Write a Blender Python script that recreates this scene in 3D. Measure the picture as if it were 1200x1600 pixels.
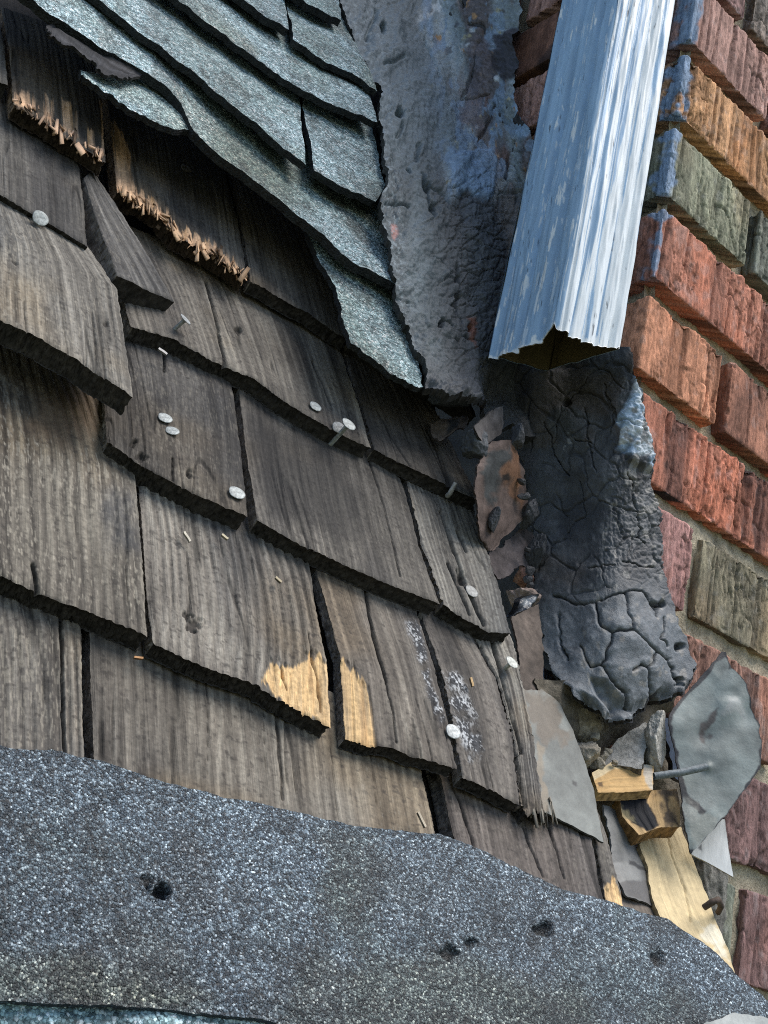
import bpy, math
import numpy as np

# ------------------------------------------------------------------ camera, sky, sun, exposure
C = bpy.context.scene
for o in list(bpy.data.objects):
    bpy.data.objects.remove(o)

F = 1697.498                       # focal length in pixels of the 1200 x 1600 frame


def unit(v):
    v = np.asarray(v, float)
    return v / np.linalg.norm(v)


AX = unit([2270, 1170, F])         # brick courses run this way (camera x right, y down, z ahead)
AZ = unit([1050, -4500, F])        # plumb line
AY = np.cross(AZ, AX)              # into the building
RW = np.stack([AX, AY, AZ])        # camera axes -> world axes

from mathutils import Matrix
camd = bpy.data.cameras.new('camera')
cam = bpy.data.objects.new('camera', camd)
C.collection.objects.link(cam)
m = np.eye(4)
m[:3, 0] = RW @ [1, 0, 0]
m[:3, 1] = RW @ [0, -1, 0]
m[:3, 2] = RW @ [0, 0, -1]
cam.matrix_world = Matrix(m.tolist())
camd.sensor_fit = 'HORIZONTAL'
camd.sensor_width = 36
camd.lens = 36 * F / 1200
camd.clip_start = 0.02
camd.clip_end = 500
C.camera = cam

SUN_EL, SUN_DIR = 63, unit([0.62, -0.78, 0])
w = bpy.data.worlds.new('World')
C.world = w
w.use_nodes = True
nt = w.node_tree
bg = nt.nodes['Background']
sky = nt.nodes.new('ShaderNodeTexSky')
sky.sky_type = 'NISHITA'
sky.sun_disc = False
sky.sun_elevation = math.radians(SUN_EL)
sky.sun_rotation = math.atan2(SUN_DIR[0], SUN_DIR[1])
nt.links.new(sky.outputs[0], bg.inputs[0])
bg.inputs[1].default_value = 0.06
ld = bpy.data.lights.new('sun', 'SUN')
sun = bpy.data.objects.new('sun', ld)
C.collection.objects.link(sun)
ld.energy = 1.5
ld.angle = math.radians(40)
ld.color = (1.0, 0.95, 0.89)
e = math.radians(SUN_EL)
sd = np.array([SUN_DIR[0] * math.cos(e), SUN_DIR[1] * math.cos(e), math.sin(e)])
from mathutils import Vector
sun.rotation_euler = Vector(sd.tolist()).to_track_quat('Z', 'Y').to_euler()
C.view_settings.view_transform = 'Standard'
C.view_settings.look = 'None'
C.view_settings.gamma = 1
C.view_settings.exposure = 1.46
C.cycles.use_denoising = False
C.cycles.filter_width = 1.05

# ------------------------------------------------------------------ noise and small maths


def hsh(ix, iy, iz, seed):
    h = (ix.astype(np.int64) * 374761393 + iy.astype(np.int64) * 668265263 + iz.astype(np.int64) * 1440662683 + seed * 974634777) & 0xFFFFFFFF
    h = ((h ^ (h >> 13)) * 1274126177) & 0xFFFFFFFF
    h = ((h ^ (h >> 15)) * 2246822519) & 0xFFFFFFFF
    return ((h ^ (h >> 16)) & 0xFFFFFF) / float(0xFFFFFF)


def vn(x, y, z=0.0, seed=0):
    x, y, z = np.broadcast_arrays(np.asarray(x, float), np.asarray(y, float), np.asarray(z, float))
    ix, iy, iz = np.floor(x), np.floor(y), np.floor(z)
    fx, fy, fz = x - ix, y - iy, z - iz
    fx, fy, fz = [q * q * q * (q * (q * 6 - 15) + 10) for q in (fx, fy, fz)]
    r = 0
    flat = not np.any(fz)
    for dz in ((0,) if flat else (0, 1)):
        wz = 1 if flat else (fz if dz else 1 - fz)
        for dy in (0, 1):
            wy = fy if dy else 1 - fy
            for dx in (0, 1):
                wx = fx if dx else 1 - fx
                r = r + wx * wy * wz * hsh(ix + dx, iy + dy, iz + dz, seed)
    return r * 2 - 1


def fbm(x, y, z=0.0, seed=0, o=4, g=0.5):
    a, r, k, n = 1.0, 0, 1.0, 0
    for i in range(o):
        r = r + a * vn(np.asarray(x) * k + 17.3 * i, np.asarray(y) * k - 9.1 * i, np.asarray(z) * k, seed + i)
        n += a
        a *= g
        k *= 2.03
    return r / n * 1.6


def voro(x, y, seed=0, jit=0.9):
    """cells: distance to the nearest edge (roughly) and a random per cell"""
    x = np.asarray(x, float); y = np.asarray(y, float)
    ix, iy = np.floor(x), np.floor(y)
    f1 = np.full(x.shape, 9.0); f2 = np.full(x.shape, 9.0); rid = np.zeros(x.shape)
    zz = np.zeros(x.shape)
    for dy in (-1, 0, 1):
        for dx in (-1, 0, 1):
            cx, cy = ix + dx, iy + dy
            px = cx + 0.5 + jit * (hsh(cx, cy, zz, seed) - 0.5)
            py = cy + 0.5 + jit * (hsh(cx, cy, zz, seed + 71) - 0.5)
            d = np.hypot(px - x, py - y)
            r = hsh(cx, cy, zz, seed + 143)
            near = d < f1
            f2 = np.where(near, f1, np.minimum(f2, d))
            rid = np.where(near, r, rid)
            f1 = np.where(near, d, f1)
    return f2 - f1, rid


def sst(a, b, x):
    t = np.clip((x - a) / (b - a), 0, 1)
    return t * t * (3 - 2 * t)


def mixc(a, b, t):
    a = np.asarray(a, float); b = np.asarray(b, float)
    t = np.asarray(t)[..., None]
    return a * (1 - t) + b * t


def pdist(px, py, poly):
    d = np.full(np.shape(px), 1e9)
    for (x0, y0), (x1, y1) in zip(poly[:-1], poly[1:]):
        dx, dy = x1 - x0, y1 - y0
        t = np.clip(((px - x0) * dx + (py - y0) * dy) / (dx * dx + dy * dy + 1e-9), 0, 1)
        d = np.minimum(d, np.hypot(px - x0 - t * dx, py - y0 - t * dy))
    return d


def inpoly(px, py, poly):
    ins = np.zeros(np.shape(px), bool)
    n = len(poly)
    for i in range(n):
        x0, y0 = poly[i]; x1, y1 = poly[(i + 1) % n]
        if y0 == y1:
            continue
        c = ((y0 > py) != (y1 > py)) & (px < (x1 - x0) * (py - y0) / (y1 - y0) + x0)
        ins ^= c
    return ins


def blob(px, py, poly, soft=6):
    """1 inside the outline, falling to 0 across soft pixels"""
    d = pdist(px, py, list(poly) + [poly[0]])
    d = np.where(inpoly(px, py, poly), d, -d)
    return sst(-soft, soft, d)


def rays(px, py):
    c = np.stack([(np.asarray(px, float) - 600) / F, (np.asarray(py, float) - 800) / F, np.ones(np.shape(px))], -1)
    return c @ RW.T


CORNER = rays(1040, 300) * 0.765                     # a point on the chimney's arris
NL = unit(np.cross(unit([-0.05, 1, 0]), [0, 0, 1]))  # chimney flank
VAL = rays(800, 660) * ((CORNER @ NL) / (rays(800, 660) @ NL))
DR = RW @ unit([4300, 2180, F])
UR = RW @ unit([-470, -2000, F])
NR = unit(np.cross(DR, UR))                          # roof slope, outwards


def roofz(off):
    def f(px, py, s, t):
        o_ = off(s, t) if callable(off) else off
        return (VAL @ NR + o_) / (rays(px, py) @ NR)
    return f


def frontz(off):
    return lambda px, py, s, t: (CORNER[1] - off) / rays(px, py)[..., 1]


def flankz(off):
    return lambda px, py, s, t: (CORNER @ NL - off) / (rays(px, py) @ NL)


def planez(a, b, c):
    """the plane through three (px, py, distance ahead) points"""
    M = np.array([[1, p[0], p[1]] for p in (a, b, c)], float)
    k = np.linalg.solve(M, np.array([1 / p[2] for p in (a, b, c)]))
    return lambda px, py, s, t: 1 / (k[0] + k[1] * px + k[2] * py)


# ------------------------------------------------------------------ meshes


def build(name, V, Q, mat, parent=None, col=None, uvw=None, smooth=True):
    V = np.ascontiguousarray(V, np.float32).reshape(-1, 3)
    Q = np.ascontiguousarray(Q, np.int32)
    k = Q.shape[1]
    me = bpy.data.meshes.new(name)
    me.vertices.add(len(V)); me.vertices.foreach_set('co', V.ravel())
    me.loops.add(Q.size); me.loops.foreach_set('vertex_index', Q.ravel())
    me.polygons.add(len(Q))
    me.polygons.foreach_set('loop_start', np.arange(0, Q.size, k, dtype=np.int32))
    me.update(calc_edges=True)
    if smooth:
        me.polygons.foreach_set('use_smooth', np.ones(len(Q), bool))
    if col is None:
        col = np.full((len(V), 3), 0.5)
    a = me.attributes.new('Col', 'FLOAT_COLOR', 'POINT')
    a.data.foreach_set('color', np.ascontiguousarray(np.concatenate([np.clip(col, 0, 1), np.ones((len(V), 1))], 1), np.float32).ravel())
    if uvw is not None:
        a = me.attributes.new('uvw', 'FLOAT_VECTOR', 'POINT')
        a.data.foreach_set('vector', np.ascontiguousarray(uvw, np.float32).ravel())
    me.validate()
    me.materials.append(mat)
    ob = bpy.data.objects.new(name, me)
    C.collection.objects.link(ob)
    if parent:
        ob.parent = parent
    return ob


def gridq(nv, nu, base=0, flip=False):
    i = np.arange(nv * nu).reshape(nv, nu) + base
    q = np.stack([i[:-1, :-1], i[1:, :-1], i[1:, 1:], i[:-1, 1:]], -1).reshape(-1, 4)
    return q[:, ::-1] if flip else q


def resamp(poly, n):
    p = np.asarray(poly, float)
    d = np.r_[0, np.cumsum(np.hypot(*np.diff(p, axis=0).T))]
    t = np.linspace(0, d[-1], n)
    return np.stack([np.interp(t, d, p[:, 0]), np.interp(t, d, p[:, 1])], -1)


def sheet(name, mat, L, R, T=None, B=None, z=None, step=2.0, thick=0.003, disp=None, col=None, side=(0.03, 0.028, 0.026),
          rb=0.0, rs=0.0, rt=0.0, seed=0, nside=3, jag=0.0, parent=None, rfreq=0.08, thickdir=None, backcol=None, stepv=None, jagf=0.25, flank_mul=0.0):
    """A solid sheet: outline given by left, right (top to bottom), top and bottom (left to right) runs in the photograph's pixels,
    set at the real distance z(px,py,s,t); thick metres deep."""
    L = np.asarray(L, float); R = np.asarray(R, float)
    if T is None: T = [L[0], R[0]]
    if B is None: B = [L[-1], R[-1]]
    ln = lambda p: np.hypot(*np.diff(np.asarray(p, float), axis=0).T).sum()
    wid = np.hypot(*(resamp(L, 21) - resamp(R, 21)).T).max()
    nu = int(max(4, max(ln(T), ln(B), wid) / step)); nv = int(max(4, max(ln(L), ln(R)) / (stepv or step)))
    def rough(p, n, a, k):
        p = resamp(p, n)
        q = np.arange(n) * (step if k > 1 else (stepv or step))
        d_ = np.gradient(p, axis=0); d_ /= np.linalg.norm(d_, axis=1, keepdims=True) + 1e-9
        win = np.minimum(1, np.minimum(np.arange(n), np.arange(n)[::-1]) / 3.0)
        return p, a * (win * fbm(q * rfreq, seed * 3.7, 0, seed + k, 4))[:, None] * np.stack([-d_[:, 1], d_[:, 0]], -1)
    (Lp, Ln), (Rp, Rn), (Tp, Tn), (Bp, Bn) = rough(L, nv, rs, 0), rough(R, nv, rs, 1), rough(T, nu, rt, 2), rough(B, nu, rb, 3)
    s = np.linspace(0, 1, nu)[None, :]; t = np.linspace(0, 1, nv)[:, None]
    S = np.broadcast_to(s, (nv, nu)); TT = np.broadcast_to(t, (nv, nu))
    s3 = s[..., None]; t3 = t[..., None]
    P2 = (1 - s3) * Lp[:, None] + s3 * Rp[:, None] + (1 - t3) * Tp[None] + t3 * Bp[None] - (
        (1 - s3) * (1 - t3) * Lp[0] + s3 * (1 - t3) * Rp[0] + (1 - s3) * t3 * Lp[-1] + s3 * t3 * Rp[-1])
    wpx, hpx = np.linalg.norm(np.diff(P2, axis=1), axis=-1).sum(1).mean(), np.linalg.norm(np.diff(P2, axis=0), axis=-1).sum(0).mean()
    P2 = P2 + Ln[:, None] * np.exp(-s3 * wpx / 9) + Rn[:, None] * np.exp(-(1 - s3) * wpx / 9) + Tn[None] * np.exp(-t3 * hpx / 9) + Bn[None] * np.exp(-(1 - t3) * hpx / 9)
    px, py = P2[..., 0], P2[..., 1]
    P = rays(px, py) * z(px, py, S, TT)[..., None]
    def normals(P):
        n = np.cross(np.gradient(P, axis=0), np.gradient(P, axis=1))
        n /= np.linalg.norm(n, axis=-1, keepdims=True) + 1e-12
        return np.where((n * P).sum(-1, keepdims=True) > 0, -n, n)
    N = normals(P)
    wu = np.linalg.norm(np.diff(P, axis=1), axis=-1).sum(1).mean(); wv = np.linalg.norm(np.diff(P, axis=0), axis=-1).sum(0).mean()
    U = S * wu + seed * 0.37; Vv = TT * wv + seed * 0.11
    nm = N.reshape(-1, 3).mean(0); nm /= np.linalg.norm(nm)
    td = nm if thickdir is None else thickdir
    if disp is not None:
        P = P + N * disp(S, TT, U, Vv, px, py, P)[..., None]
    cc = np.broadcast_to(np.asarray(side, float), (nv, nu, 3)) if col is None else (col(S, TT, U, Vv, px, py, P) if callable(col) else np.broadcast_to(np.asarray(col, float), (nv, nu, 3)))
    th = thick(S, TT) if callable(thick) else np.full((nv, nu), thick)
    BK = P - td * th[..., None]
    n0 = nu * nv
    idx = np.arange(n0).reshape(nv, nu)
    loop = np.r_[idx[0, :-1], idx[:-1, -1], idx[-1, :0:-1], idx[:0:-1, 0]]
    Vs = [P.reshape(-1, 3), BK.reshape(-1, 3)]
    Q = [gridq(nv, nu, 0), gridq(nv, nu, n0, True)]
    uv0 = np.stack([U, Vv, np.zeros_like(U)], -1).reshape(-1, 3)
    uvb = np.stack([U, Vv, -th], -1).reshape(-1, 3)
    UV = [uv0, uvb]
    side = np.asarray(side, float)
    bc = side if backcol is None else np.asarray(backcol, float)
    CO = [cc.reshape(-1, 3), np.broadcast_to(bc, (n0, 3))]
    base = 2 * n0
    nl_ = len(loop)
    Pl = P.reshape(-1, 3)[loop]; Bl = BK.reshape(-1, 3)[loop]
    lu = uv0[loop]; lb = uvb[loop]
    cen = P.reshape(-1, 3).mean(0)
    outd = Pl - cen; outd -= (outd @ td)[:, None] * td; outd /= np.linalg.norm(outd, axis=1, keepdims=True) + 1e-12
    q = np.arange(nl_) * step
    for k in range(nside + 1):
        f = k / nside
        r = Pl * (1 - f) + Bl * f
        if jag and 0 < k:
            jj = jag * (np.abs(fbm(q * jagf + 2.5 * k, k * 0.9, 0, seed + 5, 3)) + 0.25 * math.sin(math.pi * f))
            r = r - outd * jj[:, None]
        Vs.append(r); UV.append(lu * (1 - f) + lb * f)
        v = 0.75 + 0.5 * fbm(q * 0.15, k * 0.7, 0, seed + 8, 3)
        fl_ = flank_mul * (np.r_[np.zeros(nu - 1), np.ones(nv - 1), np.zeros(nu - 1), np.ones(nv - 1)]) + 1
        CO.append(side[None] * (np.clip(v, 0.3, 1.7) * fl_)[:, None])
    for k in range(nside):
        a = base + k * nl_ + np.arange(nl_); b = a + nl_
        Q.append(np.stack([a, np.roll(a, -1), np.roll(b, -1), b], -1))
    ob = build(name, np.concatenate(Vs), np.concatenate(Q), mat, parent, np.concatenate(CO), np.concatenate(UV))
    return ob


def tag(o, label, cat, group=None, kind=None):
    o['label'] = label; o['category'] = cat
    if group: o['group'] = group
    if kind: o['kind'] = kind
    return o


def empty(name, loc, label, cat, group=None):
    o = bpy.data.objects.new(name, None)
    o.empty_display_size = 0.02
    o.location = [float(q) for q in loc]
    C.collection.objects.link(o)
    return tag(o, label, cat, group)


def adopt(o, root):
    """hang a part built in world coordinates under its thing"""
    o.parent = root
    o.matrix_parent_inverse = Matrix.Translation(root.location).inverted()
    return o


# ------------------------------------------------------------------ materials


def material(name, rough=0.85, metal=0.0, layers=(), spec=0.4, bump=1.0, gran=None, coat=0.0):
    """layers: (coordinates 'uvw' or 'obj', scale xyz, detail, colour low, colour high, bump metres)"""
    mt = bpy.data.materials.new(name)
    mt.use_nodes = True
    t = mt.node_tree; N = t.nodes; K = t.links
    b = N['Principled BSDF']
    b.inputs['Roughness'].default_value = rough
    b.inputs['Metallic'].default_value = metal
    b.inputs['Specular IOR Level'].default_value = spec
    b.inputs['Coat Weight'].default_value = coat
    at = N.new('ShaderNodeAttribute'); at.attribute_name = 'Col'
    uv = N.new('ShaderNodeAttribute'); uv.attribute_name = 'uvw'
    tc = N.new('ShaderNodeTexCoord')
    c = at.outputs['Color']; hsum = None
    def mul(c, f):
        x = N.new('ShaderNodeMix'); x.data_type = 'RGBA'; x.blend_type = 'MULTIPLY'; x.inputs[0].default_value = 1
        K.new(c, x.inputs[6]); K.new(f, x.inputs[7]); return x.outputs[2]
    def addh(h, f):
        x = N.new('ShaderNodeMath'); x.operation = 'MULTIPLY'; K.new(f, x.inputs[0]); x.inputs[1].default_value = h
        return x.outputs[0]
    for (co, sc, det, lo, hi, bm) in layers:
        mp = N.new('ShaderNodeMapping'); mp.inputs['Scale'].default_value = sc
        K.new(uv.outputs['Vector'] if co == 'uvw' else tc.outputs['Object'], mp.inputs[0])
        nz = N.new('ShaderNodeTexNoise'); nz.inputs['Scale'].default_value = 1; nz.inputs['Detail'].default_value = det
        nz.inputs['Roughness'].default_value = 0.6
        K.new(mp.outputs[0], nz.inputs['Vector'])
        mr = N.new('ShaderNodeMapRange'); mr.inputs[1].default_value = 0.3; mr.inputs[2].default_value = 0.7
        mr.inputs[3].default_value = lo; mr.inputs[4].default_value = hi
        K.new(nz.outputs[0], mr.inputs[0])
        if lo != 1 or hi != 1:
            c = mul(c, mr.outputs[0])
        if bm:
            h = addh(bm, nz.outputs[0])
            if hsum is None: hsum = h
            else:
                x = N.new('ShaderNodeMath'); K.new(hsum, x.inputs[0]); K.new(h, x.inputs[1]); hsum = x.outputs[0]
    if gran:
        sc, bm, stops = gran
        nzv = N.new('ShaderNodeTexNoise'); nzv.inputs['Scale'].default_value = sc * 1.3
        K.new(tc.outputs['Object'], nzv.inputs['Vector'])
        va = N.new('ShaderNodeVectorMath'); va.operation = 'MULTIPLY_ADD'
        K.new(nzv.outputs['Color'], va.inputs[0]); va.inputs[1].default_value = (0.9 / sc,) * 3; K.new(tc.outputs['Object'], va.inputs[2])
        vo = N.new('ShaderNodeTexVoronoi'); vo.inputs['Scale'].default_value = sc
        K.new(va.outputs[0], vo.inputs['Vector'])
        sp = N.new('ShaderNodeSeparateColor'); K.new(vo.outputs['Color'], sp.inputs[0])
        rp = N.new('ShaderNodeValToRGB')
        el = rp.color_ramp.elements
        while len(el) > 1: el.remove(el[-1])
        for i, (p, rgb) in enumerate(stops):
            k = el[0] if i == 0 else el.new(p)
            k.position = p; k.color = (*rgb, 1)
        K.new(sp.outputs[0], rp.inputs[0])
        c = mul(c, rp.outputs[0])
        # granules stand proud by different amounts, dark bitumen between
        mr = N.new('ShaderNodeMapRange'); mr.inputs[1].default_value = 0.3; mr.inputs[2].default_value = 0.75; mr.inputs[3].default_value = 1; mr.inputs[4].default_value = 0.0
        K.new(vo.outputs['Distance'], mr.inputs[0])
        m3 = N.new('ShaderNodeMath'); m3.operation = 'MULTIPLY'; K.new(mr.outputs[0], m3.inputs[0])
        m4 = N.new('ShaderNodeMath'); m4.operation = 'MULTIPLY_ADD'; K.new(sp.outputs[1], m4.inputs[0]); m4.inputs[1].default_value = 0.8; m4.inputs[2].default_value = 0.4
        K.new(m4.outputs[0], m3.inputs[1])
        m2 = N.new('ShaderNodeMapRange'); m2.inputs[3].default_value = 0.45; m2.inputs[4].default_value = 1.0; m2.inputs[2].default_value = 0.4
        K.new(mr.outputs[0], m2.inputs[0])
        c = mul(c, m2.outputs[0])
        h = addh(bm, m3.outputs[0])
        if hsum is None: hsum = h
        else:
            x = N.new('ShaderNodeMath'); K.new(hsum, x.inputs[0]); K.new(h, x.inputs[1]); hsum = x.outputs[0]
    K.new(c, b.inputs['Base Color'])
    if hsum is not None:
        bp = N.new('ShaderNodeBump'); bp.inputs['Strength'].default_value = bump; bp.inputs['Distance'].default_value = 1.0
        K.new(hsum, bp.inputs['Height']); K.new(bp.outputs[0], b.inputs['Normal'])
    return mt


M_WOOD = material('weathered_cedar', 0.82, 0, [('uvw', (1300, 22, 1300), 5, 0.74, 1.24, 0.00035), ('uvw', (300, 10, 300), 3, 0.82, 1.18, 0.0003), ('obj', (420, 420, 420), 4, 0.74, 1.26, 0.0003)], spec=0.3)
M_FRESH = material('split_wood', 0.7, 0, [('uvw', (900, 25, 900), 5, 0.86, 1.1, 0.0004), ('obj', (260, 260, 260), 4, 0.85, 1.12, 0.0003)], spec=0.3)
GR = [(0.0, (0.017, 0.024, 0.031)), (0.35, (0.046, 0.064, 0.082)), (0.62, (0.11, 0.15, 0.185)), (0.85, (0.25, 0.325, 0.38)), (0.96, (0.46, 0.56, 0.62)), (1.0, (0.78, 0.9, 0.96))]
M_GRAN = material('granule_asphalt', 0.62, 0, [('obj', (130, 130, 130), 3, 0.75, 1.25, 0)], gran=(1250, 0.0005, GR), spec=0.5)
GR2 = [(0.0, (0.085, 0.135, 0.145)), (0.35, (0.24, 0.36, 0.385)), (0.65, (0.45, 0.62, 0.65)), (0.85, (0.68, 0.86, 0.88)), (1.0, (0.97, 1.0, 1.0))]
M_GRAN_UP = material('pale_granule_asphalt', 0.68, 0, [('obj', (110, 110, 110), 3, 0.72, 1.28, 0)], gran=(760, 0.0007, GR2), spec=0.5)
M_TAR = material('roof_cement', 0.64, 0, [('obj', (240, 240, 240), 6, 0.72, 1.28, 0.0006), ('obj', (1100, 1100, 1100), 3, 0.82, 1.18, 0.0003)], spec=0.45)
M_WETTAR = material('fresh_tar', 0.28, 0, [('obj', (300, 300, 300), 4, 0.8, 1.2, 0.0008)], spec=0.6)
M_BRICK = material('rug_brick', 0.9, 0, [('obj', (520, 520, 170), 5, 0.62, 1.38, 0.0009), ('obj', (1200, 1200, 900), 3, 0.8, 1.2, 0.0003), ('obj', (60, 60, 30), 3, 0.75, 1.25, 0)], spec=0.2)
M_MORTAR = material('mortar', 0.95, 0, [('obj', (700, 700, 700), 5, 0.55, 1.35, 0.0012), ('obj', (90, 90, 90), 3, 0.75, 1.2, 0)], spec=0.15)
M_PAINT = material('painted_metal', 0.42, 0, [('obj', (300, 300, 60), 4, 0.9, 1.08, 0.0002)], spec=0.5)
M_GALV = material('galvanised_metal', 0.6, 0.15, [('obj', (420, 420, 420), 4, 0.42, 1.15, 0.0003)], spec=0.5)
M_SHEET = material('dull_metal_sheet', 0.6, 0.0, [('obj', (150, 150, 150), 5, 0.8, 1.15, 0.0003), ('obj', (800, 800, 800), 2, 0.93, 1.06, 0.0001)], spec=0.5)
M_RUST = material('rusted_flashing', 0.8, 0.1, [('obj', (160, 160, 160), 5, 0.6, 1.35, 0.0005), ('obj', (700, 700, 700), 3, 0.85, 1.15, 0.0002)], spec=0.3)
M_STONE = material('broken_mortar_stone', 0.95, 0, [('obj', (350, 350, 350), 5, 0.6, 1.35, 0.001), ('obj', (1300, 1300, 1300), 2, 0.85, 1.15, 0.0003)], spec=0.2)
M_GROUND = material('lawn', 0.95, 0, [('obj', (3, 3, 3), 5, 0.6, 1.4, 0)], spec=0.1)

# ------------------------------------------------------------------ ground far below
g = 40.0
gz = -3.2
ob = build('ground', [[-g, -g, gz], [g, -g, gz], [g, g, gz], [-g, g, gz]], [[0, 1, 2, 3]], M_GROUND, None, np.full((4, 3), 1.0) * [0.13, 0.14, 0.09], smooth=False)
ob['kind'] = 'structure'

# ------------------------------------------------------------------ chimney: bricks and mortar
CX, CY = float(CORNER[0]), float(CORNER[1])
PITCH, BH, JT = 0.0712, 0.0575, 0.012
Z0 = 0.0135                       # underside of the lowest course counted (course 0)
BV, BQ, BC = [], [], []
nb = 0


def boxgrid(x0, x1, y0, y1, z0, z1, st, r=0.0014):
    """front, left, right, bottom and top faces of a brick as welded-looking rounded grids"""
    nx, ny, nz = [max(3, int((b - a) / st)) for a, b in ((x0, x1), (y0, y1), (z0, z1))]
    X, Y, Z = np.linspace(x0, x1, nx), np.linspace(y0, y1, ny), np.linspace(z0, z1, nz)
    fs = []
    f = np.stack(np.broadcast_arrays(X[None, :], np.float64(y0), Z[::-1][:, None]), -1); fs.append(f)
    f = np.stack(np.broadcast_arrays(np.float64(x0), Y[::-1][None, :], Z[::-1][:, None]), -1); fs.append(f)
    f = np.stack(np.broadcast_arrays(np.float64(x1), Y[None, :], Z[::-1][:, None]), -1); fs.append(f)
    f = np.stack(np.broadcast_arrays(X[None, :], Y[:, None], np.float64(z0)), -1); fs.append(f)
    f = np.stack(np.broadcast_arrays(X[None, :], Y[::-1][:, None], np.float64(z1)), -1); fs.append(f)
    lo = np.array([x0, y0, z0]) + r; hi = np.array([x1, y1, z1]) - r
    out = []
    for f in fs:
        q = np.clip(f, lo, hi); d = f - q
        nrm = np.linalg.norm(d, axis=-1, keepdims=True) + 1e-9
        out.append((q + r * d / nrm, d / nrm))
    return out


def brick(x0, x1, z0, z1, yb, rgb, seed, flank=False, st=0.0013, dark=0.0, paint=None, tilt=0.0, groove=1.0):
    global nb
    rs_ = np.random.RandomState(seed)
    yo = rs_.uniform(-0.0012, 0.0012)
    for P, N in boxgrid(x0, x1, CY + yo, yb, z0, z1, st):
        X, Y, Z = P[..., 0], P[..., 1], P[..., 2]
        A = X + Y                                    # runs along whichever face
        k = seed * 3.1
        wob = fbm(A * 40, Z * 60, 0, seed, 3) * 0.0013
        g1 = fbm((A + wob) * 330 + k, Z * 14, k, seed + 1, 3)
        g2 = fbm((A + wob * 2) * 95 + k, Z * 40, k, seed + 2, 4)
        ed, pid = voro((A + wob * 1.5) * 120 + k, (Z + wob) * 34 + k, seed + 3, 1.0)
        ed2, pid2 = voro((A + wob) * 210 + k, (Z + wob * 2) * 110 + k, seed + 5, 1.0)
        rag = sst(-0.15, 0.35, fbm(A * 28, Z * 18, k, seed + 4, 3) + 0.1)          # torn, bark-like parts; the rest is smoother
        score = sst(0.84, 0.97, 1 - np.abs(fbm((A + wob * 0.5) * 85 + 3 * k, Z * 2.5, k, seed + 6, 2)))
        tear = sst(0.12, 0.0, ed) * rag
        h = groove * (0.0008 * g1 + 0.0006 * g2 * (0.3 + rag) + rag * (0.0015 * (pid - 0.5) + 0.0009 * (pid2 - 0.5)) - 0.0013 * tear - 0.0007 * rag * sst(0.12, 0, ed2) - 0.0022 * score)
        h = h + 0.0006 * fbm(A * 28, Z * 28, k, seed + 7, 3)
        edge = np.maximum(np.minimum(Z - z0, z1 - Z), 0)
        P = P + N * (h - 0.0012 * sst(0.2, 0.9, fbm(A * 70, Z * 70, k, seed + 9, 3)) * (edge < 0.005))[..., None]
        base = np.array(rgb) * 1.12
        c = base * (1 + 0.22 * g2[..., None] + 0.14 * g1[..., None] + 0.3 * ((pid - 0.5) * rag)[..., None])
        c = mixc(c, base * [1.12, 0.98, 0.9], sst(0.0, 0.8, fbm(A * 22, Z * 14, k, seed + 11, 3)))
        c = mixc(c, base * 0.4, 0.7 * np.clip(tear + score * 0.8, 0, 1))
        c = mixc(c, base * 0.5 + 0.22, 0.35 * sst(0.35, 0.8, fbm(A * 160, Z * 120, k, seed + 10, 3)))
        c = mixc(c, base * 0.3, 0.6 * sst(0.42, 0.75, fbm(A * 240, Z * 130, k, seed + 16, 3)))
        if dark:
            dark = min(1, dark + 0.1)
            c = mixc(c, [0.035, 0.03, 0.032], dark * sst(-0.05, 0.5, fbm(A * 45 + k, Z * 9, k, seed + 13, 3)))
        if paint:
            a0, a1, am = paint
            m_ = sst(a0, a1, 0.012 - np.abs((X - CX) + (Y - CY) * 0.6) + 0.006 * fbm(A * 60, Z * 70, k, seed + 14, 3)) * am
            m_ = m_ * sst(-0.5, 0.1, fbm(A * 90, Z * 90, k, seed + 15, 3) + 0.3)
            c = mixc(c, [0.25, 0.33, 0.45], m_)
        BV.append(P.reshape(-1, 3)); BC.append(c.reshape(-1, 3)); BQ.append(gridq(P.shape[0], P.shape[1], nb)); nb += P.shape[0] * P.shape[1]


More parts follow.
